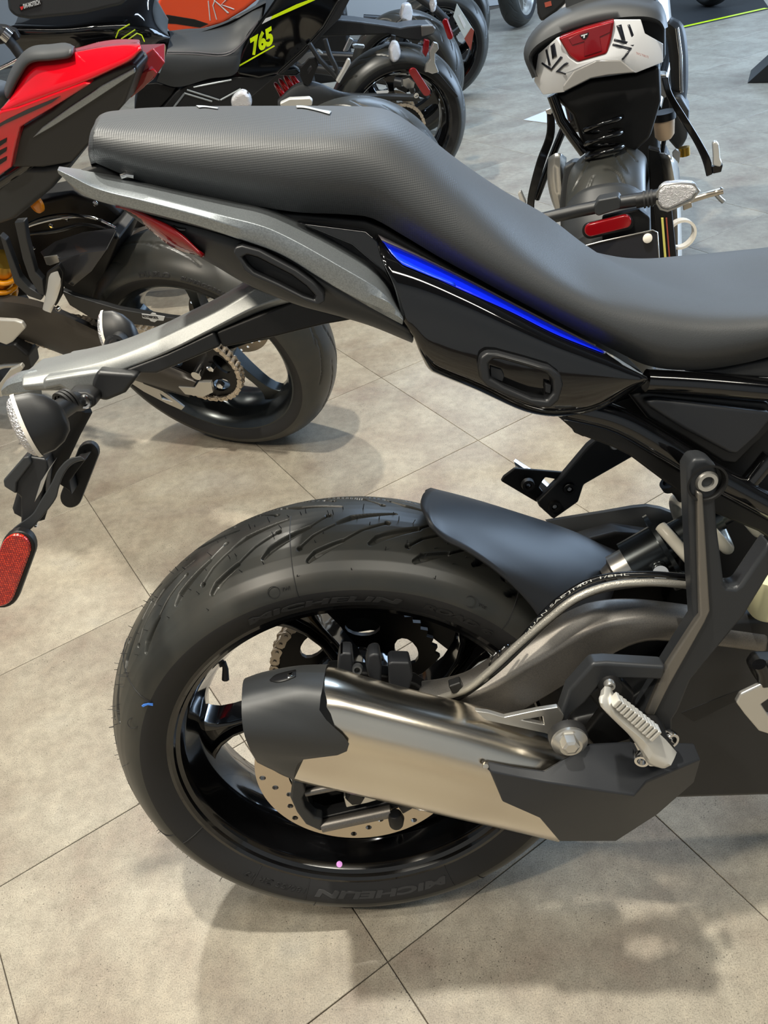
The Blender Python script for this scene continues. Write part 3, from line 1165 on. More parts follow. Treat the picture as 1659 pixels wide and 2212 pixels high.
# black heat shield over the front of the muffler
hv = T([(1043, 1650, -.216), (1058, 1645, -.214), (1110, 1655, -.214), (1175, 1664, -.214), (1232, 1632, -.212), (1268, 1607, -.204), (1390, 1600, -.190), (1500, 1605, -.172),
        (1395, 1690, -.226), (1515, 1640, -.19), (1500, 1690, -.175), (1370, 1720, -.232), (1280, 1706, -.233), (1180, 1690, -.228), (1120, 1680, -.223), (1060, 1668, -.221),
        (1085, 1733, -.222), (1165, 1768, -.222), (1208, 1818, -.200), (1330, 1818, -.200), (1420, 1760, -.180)], y=0)
hf = [(0, 1, 2, 14, 15), (2, 3, 13, 14), (3, 4, 5, 12, 13), (5, 6, 8, 11, 12), (6, 7, 9, 8), (8, 9, 10, 11), (15, 14, 13, 17, 16), (13, 12, 17), (12, 11, 19, 18, 17), (11, 10, 20, 19)]
facets('heat_shield', hv, hf, 'plastic_blue_grey', bike, solid=.006, bevel=.012, smooth=30, seg=4, off=-1)
bolt('shield_screw', P0(1049, 1655, y=-.218), (0, -.9, .3), .0035, .004, bike, 'steel', socket=False)
# hanger strap
plate('hanger_strap', T([(1026, 1536), (1048, 1556), (1180, 1585), (1222, 1606), (1232, 1560), (1205, 1528), (1160, 1535), (1090, 1550), (1055, 1540)], y=-.178), .006, 'alu', bike, holes=[T([(1128, 1556), (1172, 1548), (1175, 1566)], y=-.178)], bevel=.001)
lathe('rubber_bush', [(.008, .020), (0, .020), (-.003, .018)], 'rubber_soft', bike, P0(1229, 1598, y=-.203), (0, 1, 0), seg=32)
lathe('mount_washer', [(.005, .0185), (0, .0185), (-.003, .015), (-.006, .0115), (-.006, 0)], 'alu', bike, P0(1231, 1605, y=-.208), (0, 1, 0), seg=32)
lathe('mount_bolt', [(.006, .0115), (.006, .0095), (-.006, .0090), (-.0075, .0060), (-.0075, 0)], 'alu', bike, P0(1231, 1606, y=-.216), (0, 1, 0), seg=6, smooth=20)

# --- footrest hanger
hang = plate('footrest_hanger', T([(1484, 1016), (1498, 992), (1527, 990), (1548, 1003), (1556, 1040), (1546, 1075), (1552, 1150), (1566, 1262), (1572, 1270), (1590, 1272), (1600, 1265), (1665, 1170), (1665, 1240), (1610, 1330), (1495, 1470), (1468, 1535), (1455, 1555), (1455, 1640), (1425, 1620), (1405, 1565), (1380, 1545), (1440, 1440), (1500, 1345), (1494, 1250), (1488, 1120)], y=-.165), .022, 'bracket', bike, bevel=.005, seg=3)
plate('hanger_rib', T([(1506, 1062), (1520, 1068), (1528, 1200), (1535, 1320), (1524, 1345), (1448, 1480), (1410, 1555), (1395, 1545), (1440, 1440), (1512, 1330), (1508, 1180)], y=-.170), .008, 'bracket_light', hang, bevel=.0025)
arm = plate('hanger_arm', T([(1440, 1440), (1432, 1470), (1340, 1468), (1300, 1478), (1265, 1520), (1235, 1545), (1222, 1590), (1196, 1580), (1212, 1540), (1228, 1492), (1280, 1434), (1310, 1432)], y=-.178), .018, 'bracket', hang, bevel=.004, seg=3)
plate('hanger_web', T([(1270, 1500), (1300, 1480), (1345, 1470), (1372, 1500), (1360, 1555), (1420, 1610), (1412, 1625), (1360, 1600), (1290, 1620), (1262, 1590), (1300, 1540)], y=-.170), .012, 'plastic_deep', hang, bevel=.003)
lathe('bolt_recess', [(-.003, .0185), (-.003, .0165), (.004, .0150), (.004, 0)], 'plastic_deep', hang, P0(1526, 1042, y=-.166), (0, 1, 0), seg=36)
bolt('hanger_bolt', P0(1527, 1040, y=-.1655), (0, -1, 0), .0105, .01, hang, 'alu')
bolt('peg_stop_bolt', P0(1318, 1482, y=-.194), (0, -1, 0), .0055, .008, hang, 'alu')
lathe('bolt_boss', [(.008, .012), (-.002, .011), (-.002, 0)], 'plastic_deep', hang, P0(1320, 1487, y=-.184), (0, 1, 0), seg=24)
bolt('peg_pivot_bolt', P0(1450, 1598, y=-.200), (.3, -1, .2), .009, .01, hang, 'chrome')

# pillion footpeg, folded up
pg = rows('footpeg', [T([(1296, 1502), (1300, 1488), (1312, 1480), (1330, 1510), (1390, 1560), (1430, 1590), (1462, 1625)], y=-.228),
                      T([(1293, 1512), (1297, 1520), (1315, 1535), (1345, 1565), (1388, 1602), (1410, 1640), (1448, 1655)], y=-.242),
                      T([(1296, 1518), (1300, 1528), (1330, 1560), (1360, 1590), (1385, 1625), (1400, 1650), (1430, 1660)], y=-.234),
                      T([(1300, 1505), (1310, 1505), (1335, 1530), (1380, 1570), (1400, 1600), (1420, 1625), (1450, 1650)], y=-.212)], 'alu_peg', bike, n=24, k=3, close=True, caps=True, smooth=50)
for i in range(11):
    f = i / 10
    c = T([(1330 + 82 * f, 1512 + 70 * f)], y=-.236)[0]
    boxo('peg_tooth', c, (.0042, .012, .010 + .004 * f), 'alu_peg', pg, Matrix.Rotation(math.radians(38), 3, 'Y'), .001)
plate('peg_clevis', T([(1372, 1585), (1400, 1600), (1448, 1600), (1462, 1625), (1440, 1650), (1400, 1650), (1378, 1620)], y=-.210), .04, 'plastic_deep', bike, bevel=.004)
tube('peg_spring', T([(1372, 1595), (1380, 1615), (1395, 1640), (1405, 1655)], y=-.205), .006, 'chrome', bike, seg=10)
bolt('peg_clip', P0(1386, 1642, y=-.228), (-.4, -1, 0), .008, .01, bike, 'chrome')

# --- subframe tubes
tube('subframe_tube', T([(1225, 878), (1330, 905), (1430, 960), (1520, 1015), (1660, 1092), (1760, 1145)], y=-.118), .0125, 'tube_black', bike, seg=20, n=30)
tube('subframe_tube', T([(1395, 822), (1500, 828), (1660, 842), (1780, 855)], y=-.118), .0105, 'tube_black', bike, seg=18, n=16)
tube('subframe_tube', T([(1665, 985), (1620, 1040), (1605, 1065)], y=-.112), .009, 'tube_black', bike, seg=14)
plate('subframe_rail', T([(1180, 880), (1245, 890), (1340, 935), (1430, 990), (1500, 1035), (1640, 1110), (1700, 1140), (1700, 1190), (1640, 1150), (1520, 1100), (1440, 1045), (1360, 985), (1325, 968), (1250, 940), (1210, 905)], y=-.108), .02, 'plastic_deep', bike, bevel=.003)
# triangular infill panel
plate('frame_panel', T([(1358, 852), (1400, 846), (1660, 868), (1680, 900), (1660, 935), (1590, 1005), (1560, 1000), (1480, 950), (1400, 905)], y=-.112), .02, 'plastic_deep', bike, bevel=.004)
plate('panel_face', T([(1392, 866), (1420, 862), (1660, 890), (1672, 900), (1640, 940), (1592, 984), (1575, 980), (1480, 930), (1400, 880)], y=-.120), .010, 'plastic_blue_grey', bike, bevel=.008, seg=4)

plate('frame_backing', T([(1300, 880), (1380, 850), (1700, 860), (1700, 1130), (1640, 1090), (1520, 1020), (1400, 950)], y=-.085), .03, 'plastic_deep', bike, bevel=.002)
plate('engine_rear', T([(1505, 1085), (1600, 1100), (1760, 1150), (1760, 1440), (1480, 1440), (1440, 1300), (1480, 1200)], y=.03), .06, 'plastic_deep', bike, bevel=.006)
plate('swingarm_inner', T([(1010, 1560), (1100, 1490), (1300, 1385), (1500, 1360), (1560, 1500), (1400, 1640), (1100, 1640)], y=-.075), .02, 'plastic_deep', bike, bevel=.002)
# --- pillion hanger of the far side
fh = plate('footrest_hanger', T([(1300, 940), (1390, 965), (1372, 985), (1262, 1048), (1250, 1085), (1196, 1123), (1165, 1095), (1160, 1085), (1215, 1030), (1270, 965)], y=.13), .014, 'plastic', bike, bevel=.003)
plate('heel_guard', T([(1082, 1040), (1088, 1030), (1112, 1012), (1205, 1020), (1228, 1022), (1212, 1040), (1195, 1035), (1178, 1032), (1165, 1052), (1178, 1070), (1175, 1090), (1158, 1085)], y=.14), .006, 'plastic_deep', fh, bevel=.002)
for px, py in ((1141, 1048), (1230, 1056), (1198, 1094)):
    lathe('bolt_boss', [(.004, .009), (-.003, .008), (-.003, .0045), (.002, .004), (.002, 0)], 'plastic_deep', fh, P0(px, py, y=.128), (0, 1, 0), seg=20)
    bolt('screw', P0(px, py, y=.128), (0, -1, 0), .0032, .004, fh, 'chrome', socket=False)
bolt('screw', P0(1328, 962, y=.125), (0, -1, .3), .006, .006, fh, 'alu')
rows('footpeg', [T([(1110, 996), (1130, 1010), (1150, 1025), (1180, 1050), (1188, 1058)], y=.165), T([(1116, 992), (1140, 1008), (1160, 1022), (1190, 1050), (1200, 1060)], y=.175),
                 T([(1112, 1010), (1135, 1020), (1150, 1040), (1170, 1062), (1180, 1068)], y=.175), T([(1114, 1008), (1130, 1020), (1152, 1042), (1165, 1060), (1172, 1066)], y=.165)], 'chrome', fh, n=10, k=2, close=True, caps=True, smooth=30)
plate('rail_lug', T([(1236, 925), (1275, 935), (1272, 944), (1260, 944), (1240, 935)], y=.10), .02, 'plastic_deep', bike, bevel=.002)

# --- mudguard hugging the tyre
hu = [T([(908, 1078, .0), (912, 1066, .0), (918, 1060, .0), (930, 1056, .0)], y=0)]
rows('mudguard', [
    T([(918, 1062), (1010, 1080), (1120, 1115), (1230, 1150), (1300, 1180), (1345, 1196)], y=.075),
    T([(930, 1057), (1010, 1078), (1120, 1112), (1230, 1150), (1300, 1182), (1345, 1200)], y=.04),
    T([(912, 1072), (990, 1092), (1080, 1128), (1180, 1175), (1260, 1215), (1330, 1250)], y=-.01),
    T([(910, 1090), (960, 1110), (1050, 1150), (1150, 1205), (1240, 1255), (1320, 1290)], y=-.045),
    T([(918, 1108), (950, 1135), (1030, 1180), (1120, 1235), (1200, 1285), (1290, 1330)], y=-.072),
    T([(930, 1135), (960, 1165), (1010, 1190), (1080, 1240), (1140, 1300), (1172, 1345)], y=-.086),
], 'plastic_blue_grey', bike, n=30, k=5, solid=.004, smooth=60)

# --- far swingarm with chain guard
rows('swingarm', [T([(1180, 1126), (1300, 1108), (1405, 1094), (1450, 1108), (1560, 1140)], y=.085), T([(1190, 1130), (1300, 1112), (1405, 1098), (1460, 1112), (1560, 1145)], y=.115),
                  T([(1240, 1180), (1330, 1170), (1420, 1160), (1480, 1165), (1560, 1190)], y=.10), T([(1240, 1175), (1330, 1165), (1420, 1155), (1480, 1160), (1560, 1185)], y=.07)], 'plastic_grey', bike, n=14, k=3, close=True, caps=True, smooth=35)
plate('chain_guard', T([(640, 1362), (760, 1335), (900, 1330), (1040, 1340), (1250, 1200), (1500, 1200), (1500, 1330), (1120, 1400), (985, 1418), (930, 1375), (800, 1362), (700, 1378)], y=.118), .006, 'plastic_deep', bike, bevel=.001)
# dark bulk of the far swingarm and engine behind the wheel's front
plate('swingarm_body', T([(1210, 1180), (1330, 1150), (1460, 1160), (1700, 1230), (1700, 1440), (1470, 1420), (1300, 1370), (1240, 1300)], y=.05), .05, 'plastic_deep', bike, bevel=.006)

# --- rear shock
def along(a, b, t):
    return a.lerp(b, t)


s0 = P0(1322, 1238, y=-.02)
s1 = P0(1690, 1035, y=-.02)
ax = (s1 - s0).normalized()
L = (s1 - s0).length
k1 = L / (Vector((1690, 1035, 0)) - Vector((1322, 1238, 0))).length


def px_along(px):
    return (P0(px, 1238 + (px - 1322) * (1035 - 1238) / (1690 - 1322), y=-.02) - s0).length


lathe('shock_end', [(-.010, 0), (-.010, .010), (0, .013), (.003, .018), (.004, .018)], 'cast_grey', bike, s0, ax, seg=28)
lathe('shock_collar', [(.003, 0), (.003, .020), (.022, .020), (.022, 0)], 'alu', bike, s0, ax, seg=32)
sh = lathe('shock_body', [(.022, 0), (.022, .027), (.062, .027), (.063, .040), (.068, .040), (.068, .020), (.135, .018), (.135, .015), (L, .015)], 'shock_dark', bike, s0, ax, seg=40)
u_ = ax.cross(Vector((0, 1, 0))).normalized()
v_ = ax.cross(u_)
hel = []
for i in range(150):
    t = i / 149
    a = 2 * PI * 3.4 * t + 0.4
    hel.append(s0 + ax * (.074 + (L - .085) * t) + (u_ * math.cos(a) + v_ * math.sin(a)) * .038)
tube('shock_spring', hel, .0068, 'spring_white', bike, seg=14)
lathe('shock_top', [(L - .015, 0), (L - .015, .040), (L + .01, .040), (L + .01, 0)], 'plastic_deep', bike, s0, ax, seg=28)
bolt('shock_adjuster', P0(1427, 1236, y=-.055), (-.3, -1, .3), .010, .012, bike, 'chrome')
tube('adjuster_rod', T([(1440, 1238), (1462, 1242), (1495, 1248)], y=-.05), [.004, .006, .0045], 'chrome', bike, seg=12)
tube('grommet_hose', T([(1448, 1040), (1470, 1062), (1495, 1110), (1510, 1180)], y=-.02), .008, 'rubber_soft', bike, seg=12, n=12)
lathe('grommet', [(-.004, .008), (-.004, .012), (.004, .012), (.004, .008)], 'rubber_soft', bike, P0(1450, 1044, y=-.02), (.5, 0, -.8), seg=20)

# --- lower black panel, brake pedal plate and fluid reservoir at the right edge
plate('belly_panel', T([(1230, 1560), (1330, 1540), (1490, 1430), (1560, 1335), (1720, 1330), (1760, 1500), (1760, 1722), (1640, 1724), (1450, 1730), (1390, 1730), (1300, 1660)], y=-.118), .05, 'plastic', bike, bevel=.01, seg=3)
plate('belly_crease', T([(1470, 1540), (1570, 1500), (1720, 1450), (1720, 1466), (1580, 1520), (1500, 1560)], y=-.1185), .004, 'plastic_deep', bike, bevel=.001)
plate('heel_plate', T([(1590, 1518), (1600, 1500), (1650, 1476), (1700, 1470), (1700, 1580), (1672, 1590), (1640, 1580), (1610, 1545)], y=-.19), .006, 'alu', bike, holes=[T([(1645, 1522), (1662, 1510), (1690, 1505), (1690, 1550), (1660, 1545)], y=-.19)], bevel=.002)
tube('brake_rod', T([(1640, 1435), (1648, 1450), (1652, 1475)], y=-.185), .007, 'cable', bike, seg=12)
plate('brake_master', T([(1625, 1450), (1640, 1430), (1720, 1430), (1720, 1482), (1640, 1480)], y=-.17), .02, 'plastic_deep', bike, bevel=.004)
lathe('fluid_reservoir', [(0, 0), (0, .016), (.006, .020), (.05, .022), (.05, 0)], 'reservoir', bike, P0(1655, 1325, y=-.12), (.0, 0, 1), seg=32)

# --- seat
lo = T([(207, 352), (300, 390), (430, 420), (560, 446), (650, 459), (745, 463), (800, 470), (870, 508), (950, 556), (1040, 606), (1130, 655), (1230, 708), (1330, 758), (1400, 790), (1490, 800), (1600, 786), (1720, 756)], y=-.118)
md = T([(200, 318), (300, 345), (430, 370), (560, 388), (650, 396), (745, 400), (815, 415), (890, 468), (970, 525), (1055, 580), (1145, 630), (1245, 680), (1340, 725), (1410, 755), (1490, 765), (1600, 750), (1720, 722)], y=-.136)
up = T([(203, 288), (300, 302), (430, 312), (560, 318), (650, 322), (745, 325), (820, 345), (900, 400), (985, 470), (1070, 530), (1160, 590), (1260, 645), (1350, 680), (1420, 695), (1500, 706), (1600, 704), (1720, 690)], y=-.132)
cr = T([(212, 264), (300, 270), (430, 274), (560, 276), (650, 277), (745, 277), (830, 280), (900, 318), (990, 395), (1075, 470), (1160, 540), (1260, 605), (1350, 634), (1430, 652), (1510, 664), (1600, 666), (1720, 656)], y=-.108)
ce = T([(240, 240), (300, 234), (430, 230), (560, 229), (650, 229), (745, 230), (835, 237), (890, 268), (985, 342), (1085, 410), (1180, 465)], y=0)
ce += [Vector((x_, 0, z_)) for x_, z_ in ((.295, .892), (.335, .864), (.37, .846), (.41, .835), (.455, .832), (.52, .833))]
lo.append(Vector((.62, -.085, .800)))
md.append(Vector((.62, -.096, .822)))
up.append(Vector((.62, -.092, .838)))
cr.append(Vector((.62, -.070, .852)))
ce.append(Vector((.62, 0, .860)))
mir = lambda r: [Vector((p.x, -p.y, p.z)) for p in r]
seat = rows('seat', [lo, md, up, cr, ce, mir(cr), mir(up), mir(md), mir(lo)], 'vinyl_ribbed', bike, n=110, k=7, smooth=180)
seat.data.materials.append(MATS['vinyl'])
nj = 8 * 7
for i, pl in enumerate(seat.data.polygons):
    j = i % nj
    if 18 <= j < nj - 18 or pl.center.x > .16:
        pl.material_index = 1
# rounded rear end closing the seat
rear = [lo[0], md[0], up[0], cr[0], ce[0]]
ring_ = rear + [Vector((p.x, -p.y, p.z)) for p in reversed(rear[:-1])]
bm = bmesh.new()
rg = crom(ring_, 60)
c_ = Vector((-.150, 0, 1.005))
prev = None
for s_, off_ in ((1, 0), (.985, -.003), (.95, -.006), (.86, -.009), (.6, -.011), (.3, -.012)):
    cur = [bm.verts.new(Vector((p.x + off_ + (0 if s_ > .99 else 0), p.y * s_, c_.z + (p.z - c_.z) * s_))) for p in rg]
    if prev:
        for i in range(59):
            bm.faces.new((prev[i], prev[i + 1], cur[i + 1], cur[i]))
        bm.faces.new((prev[59], prev[0], cur[0], cur[59]))
    prev = cur
bm.faces.new(prev)
finish('seat_rear', bm, 'vinyl_ribbed', seat, 60)
plate('seat_skirt', T([(1478, 803), (1560, 797), (1660, 776), (1740, 756), (1740, 810), (1660, 818), (1560, 812)], y=-.116), .02, 'vinyl_dark', bike, bevel=.003)
sb_ = bvh_of(seat)
for A_, B_ in (([(424, 230.5), (440, 231), (472, 235.5)], [(430, 235), (442, 234), (470, 237.5)]), ([(640, 230.5), (658, 231.5), (690, 239), (716, 243)], [(641, 235), (656, 235.5), (688, 242.5), (712, 249.5)])):
    decal('seat_print', F0, sb_, A_, B_, 'print_grey', seat, n=16, k=2, lift=.001)

# --- tail core under the seat
core = T([(150, 375), (215, 352), (300, 396), (560, 452), (790, 474), (830, 492), (1100, 650), (1390, 805), (1395, 818), (1300, 850), (1200, 840), (900, 690), (850, 690), (700, 620), (560, 500), (270, 420)], y=-.112)
plate('tail_core', core, .224, 'plastic_deep', bike, bevel=.004)
plate('seat_latch_cover', T([(640, 480), (790, 500), (815, 520), (850, 620), (830, 590), (760, 530)], y=-.128), .012, 'gloss_black', bike, bevel=.003)
tube('bungee_hook', T([(262, 381), (275, 377), (290, 380)], y=-.122), .0025, 'chrome', bike, seg=8)

# --- grab rail
ra = T([(126, 359), (259, 377), (389, 404), (510, 428), (570, 441), (640, 472), (751, 532), (823, 588), (868, 672)], y=-.106)
rb = T([(123, 366), (200, 400), (341, 433), (486, 470), (572, 492), (625, 516), (727, 572), (823, 632), (872, 690)], y=-.164)
rc = T([(126, 377), (170, 420), (300, 460), (437, 496), (540, 528), (610, 556), (703, 612), (790, 662), (870, 702)], y=-.158)
rd = [Vector((p.x, -.110, p.z - .002)) for p in rc]
rows('grab_rail', [ra, rb, rc, rd], 'rail_grey', bike, n=60, k=4, close=True, caps=True, smooth=50, xlin=True, bevel=.004)
rows('grab_rail', [mir(ra), mir(rb), mir(rc), mir(rd)], 'rail_grey', bike, n=60, k=4, close=True, caps=True, smooth=50, xlin=True, bevel=.004)

# --- tail side below the rail
for sg in (1, -1):
    def sd(r):
        return [Vector((p.x, p.y * sg, p.z)) for p in r]
    q0 = sd(T([(262, 446), (351, 474), (437, 494), (520, 520), (610, 550), (700, 604), (790, 655), (884, 712)], y=-.146))
    q1 = sd(T([(290, 466), (370, 500), (450, 535), (540, 570), (630, 602), (710, 640), (800, 678), (890, 722)], y=-.140))
    q2 = sd(T([(320, 486), (380, 524), (440, 556), (535, 610), (632, 650), (720, 676), (800, 700), (892, 738)], y=-.118))
    q3 = [Vector((p.x, p.y * .3, p.z - .006)) for p in q2]
    rows('tail_side', [q0, q1, q2, q3], 'plastic_grey', bike, n=40, k=4, solid=.003, smooth=60)
tl0 = T([(250, 444), (270, 448), (330, 474), (380, 500), (436, 552)], y=-.153)
tl1 = T([(252, 447), (272, 456), (322, 494), (374, 530), (437, 557)], y=-.145)
rows('tail_light', [tl0, tl1, [Vector((p.x, 0, p.z)) for p in tl1], mir(tl1), mir(tl0)], 'red_lens', bike, n=20, k=3, solid=.003, smooth=50)
plate('tail_tab', T([(372, 486), (385, 492), (402, 494), (400, 501), (384, 500)], y=-.150), .004, 'gloss_black', bike, bevel=.001)

# --- gloss side panel with blue stripe
e0 = T([(811, 508), (900, 551), (1000, 601), (1100, 653), (1200, 705), (1310, 762), (1395, 814)], y=-.116)
e1 = T([(825, 560), (905, 585), (1005, 628), (1105, 678), (1205, 728), (1315, 775), (1397, 816)], y=-.138)
e2 = T([(850, 616), (920, 634), (1015, 668), (1105, 706), (1210, 748), (1325, 790), (1398, 818)], y=-.148)
e3 = T([(872, 692), (940, 715), (1030, 752), (1120, 785), (1220, 806), (1330, 815), (1398, 820)], y=-.150)
e4 = T([(892, 718), (915, 762), (950, 784), (1035, 815), (1130, 850), (1225, 862), (1325, 846), (1397, 822)], y=-.146)
e5 = T([(894, 722), (928, 796), (945, 806), (1024, 838), (1145, 890), (1214, 897), (1300, 880), (1396, 824)], y=-.132)
e6 = [Vector((p.x + .002, -.09, p.z - .001)) for p in e5]
for sg in (1, -1):
    R_ = [[Vector((p.x, p.y * sg, p.z)) for p in r] for r in (e0, e1, e2, e3, e4, e5, e6)]
    o = rows('side_panel', R_, 'gloss_black', bike, n=60, k=6, solid=.002, smooth=60)
    if sg > 0:
        panel = o
pb = bvh_of(panel)
decal('blue_stripe', F0, pb, [(824, 524), (900, 557), (1000, 605), (1100, 657), (1200, 709), (1308, 764)], [(868, 574), (930, 600), (1010, 636), (1100, 676), (1200, 726), (1300, 766)], 'blue', panel, n=50, k=5, lift=.0016)
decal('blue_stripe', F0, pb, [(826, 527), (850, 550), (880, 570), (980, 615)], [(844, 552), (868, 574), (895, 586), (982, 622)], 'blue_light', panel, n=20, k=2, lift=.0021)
decal('grey_line', F0, pb, [(815, 511), (900, 552), (1000, 602), (1100, 654), (1200, 706), (1316, 764)], [(823, 523), (900, 557), (1000, 605), (1100, 657), (1200, 709), (1312, 766)], 'stripe_grey', panel, n=50, k=1, lift=.0018)


# --- pannier mount slots
def slot(outer, inner, y):
    o = plate('pannier_mount', T(outer, y=y), .02, 'plastic', bike, holes=[T(inner, y=y)], bevel=.0025, seg=3)
    plate('slot_floor', T(inner, y=y + .012), .004, 'plastic_deep', o, bevel=0)
    return o


s1_ = slot([(503, 545), (508, 534), (522, 531), (560, 541), (640, 584), (676, 610), (698, 634), (702, 652), (690, 660), (660, 652), (600, 622), (545, 598), (527, 585), (518, 566)],
           [(522, 556), (534, 550), (556, 556), (630, 594), (662, 618), (682, 640), (680, 648), (655, 640), (600, 612), (548, 588), (534, 574)], -.164)
s2_ = slot([(1034, 795), (1038, 772), (1052, 762), (1075, 763), (1140, 780), (1190, 795), (1212, 812), (1218, 832), (1208, 866), (1190, 882), (1160, 880), (1100, 858), (1055, 838), (1038, 820)],
           [(1056, 786), (1066, 776), (1085, 778), (1135, 792), (1180, 806), (1194, 822), (1196, 850), (1182, 866), (1150, 862), (1090, 836), (1060, 818)], -.160)
plate('slot_step', T([(1058, 790), (1084, 798), (1090, 812), (1086, 826), (1060, 816)], y=-.152), .006, 'plastic', s2_, bevel=.001)
plate('slot_tab', T([(1178, 828), (1192, 832), (1190, 852), (1178, 848)], y=-.156), .006, 'plastic', s2_, bevel=.001)

# --- number plate hanger behind the seat
gA = T([(538, 612), (458, 653), (375, 695), (289, 735), (212, 763), (140, 782), (68, 800), (50, 806)], y=-.012)
gB = T([(540, 617), (470, 664), (385, 706), (300, 746), (222, 775), (150, 792), (80, 808), (48, 814)], y=-.03)
gC = T([(632, 650), (560, 668), (463, 713), (358, 762), (250, 805), (200, 826), (120, 840), (45, 842)], y=-.040)
gD = [Vector((p.x, .0, p.z - .016)) for p in gC]
arm_ = rows('plate_hanger', [gA, gB, gC, gD, mir(gC), mir(gB)], 'arm_grey', bike, n=40, k=3, close=True, caps=True, smooth=40, xlin=True, bevel=.002)
plate('hanger_core', T([(632, 651), (770, 690), (700, 702), (600, 727), (480, 752), (465, 718)], y=-.036), .072, 'plastic_deep', bike, bevel=.003)
plate('hanger_underside', T([(463, 716), (478, 748), (400, 782), (338, 808), (290, 808), (250, 806), (360, 764)], y=-.038), .076, 'plastic', bike, bevel=.003)
plate('hanger_flare', T([(205, 800), (250, 806), (282, 806), (275, 822), (240, 856), (205, 866), (150, 850), (130, 838), (92, 846), (90, 818), (150, 808)], y=-.045), .09, 'arm_grey', bike, bevel=.010, seg=4)
plate('hanger_knuckle', T([(208, 802), (284, 808), (300, 812), (270, 850), (228, 868), (206, 862), (196, 830)], y=-.050), .10, 'plastic', bike, bevel=.006, seg=3)
rows('plate_lamp', [T([(70, 800), (40, 806), (15, 822), (2, 842)], y=.0), T([(84, 806), (50, 814), (20, 828), (3, 846)], y=-.025), T([(90, 846), (60, 848), (25, 848), (4, 850)], y=-.025), T([(88, 850), (60, 852), (25, 852), (4, 852)], y=.02)], 'rail_grey', bike, n=12, k=3, close=True, caps=True, smooth=40)

# --- indicator lamps
def indicator(sg):
    def S(r):
        return [Vector((p.x, p.y * sg, p.z)) for p in r]
    st = tube('indicator_stem', S(T([(172, 866, -.060), (156, 868, -.078), (132, 884, -.10), (108, 904, -.122)], y=0)), [.010, .0095, .0095, .010], 'plastic_deep', bike, seg=18)
    for i in range(3):
        a = S(T([(150 - i * 7, 862 + i * 4)], y=-.082 - i * .004))[0]
        lathe('stem_ring', [(-.0012, .0085), (-.0012, .0112), (.0012, .0112), (.0012, .0085)], 'rubber_soft', st, a, (-.45, -.8 * sg, -.2), seg=20)
    lug = plate('indicator_lug', S(T([(145, 848), (185, 848), (206, 858), (208, 876), (190, 886), (165, 878), (140, 865)], y=-.070)), .024 * sg, 'plastic_deep', bike, bevel=.003)
    bolt('indicator_screw', S([P0(182, 869, y=-.073)])[0], (0, -sg, 0), .0068, .006, lug, 'chrome')
    # shell: pointed bean, open to the rear with a clear lens
    c = S([P0(80, 920, y=-.135)])[0]
    bm = bmesh.new()
    secs = [(.026, .007), (.024, .013), (.016, .021), (.006, .0258), (-.006, .027)]
    prev = None
    ex = Vector((1, .28 * sg, .12)).normalized()
    ez = Vector((.12, 0, 1.0))
    ez = (ez - ex * ez.dot(ex)).normalized()
    ey = ez.cross(ex)
    n_ = 24
    for (x_, r_) in secs:
        cur = []
        for i in range(n_):
            a = 2 * PI * i / n_
            zz = math.sin(a) * r_ * 1.0
            yy = math.cos(a) * r_ * .62
            if zz > 0:
                yy *= 1 - .45 * (zz / .027) ** 2
                zz *= 1.2
            cur.append(bm.verts.new(c + ex * x_ + ey * yy + ez * zz))
        if prev:
            for i in range(n_):
                bm.faces.new((prev[i], prev[(i + 1) % n_], cur[(i + 1) % n_], cur[i]))
        else:
            bm.faces.new(cur)
        prev = cur
    bm.faces.new(prev)
    ind = finish('indicator', bm, 'plastic', bike, 50)
    for nm, x0, x1, ss, mm in (('indicator_rim', -.0055, -.009, 1.03, 'pale_ring'), ('indicator_lens', -.009, -.018, .98, 'lens_inner')):
        bm = bmesh.new()
        prev = None
        for q in range(5):
            f = q / 4
            x_ = x0 + (x1 - x0) * math.sin(f * PI / 2)
            r_ = .027 * ss * (1 if nm == 'indicator_rim' else math.cos(f * PI / 2 * .8))
            cur = []
            for i in range(n_):
                a = 2 * PI * i / n_
                zz = math.sin(a) * r_
                yy = math.cos(a) * r_ * .62
                if zz > 0:
                    yy *= 1 - .45 * (zz / .027) ** 2
                    zz *= 1.2
                cur.append(bm.verts.new(c + ex * x_ + ey * yy + ez * zz))
            if prev:
                for i in range(n_):
                    bm.faces.new((prev[i], prev[(i + 1) % n_], cur[(i + 1) % n_], cur[i]))
            prev = cur
        bm.faces.new(prev)
        finish(nm, bm, mm, ind, 50)


indicator(1)
indicator(-1)

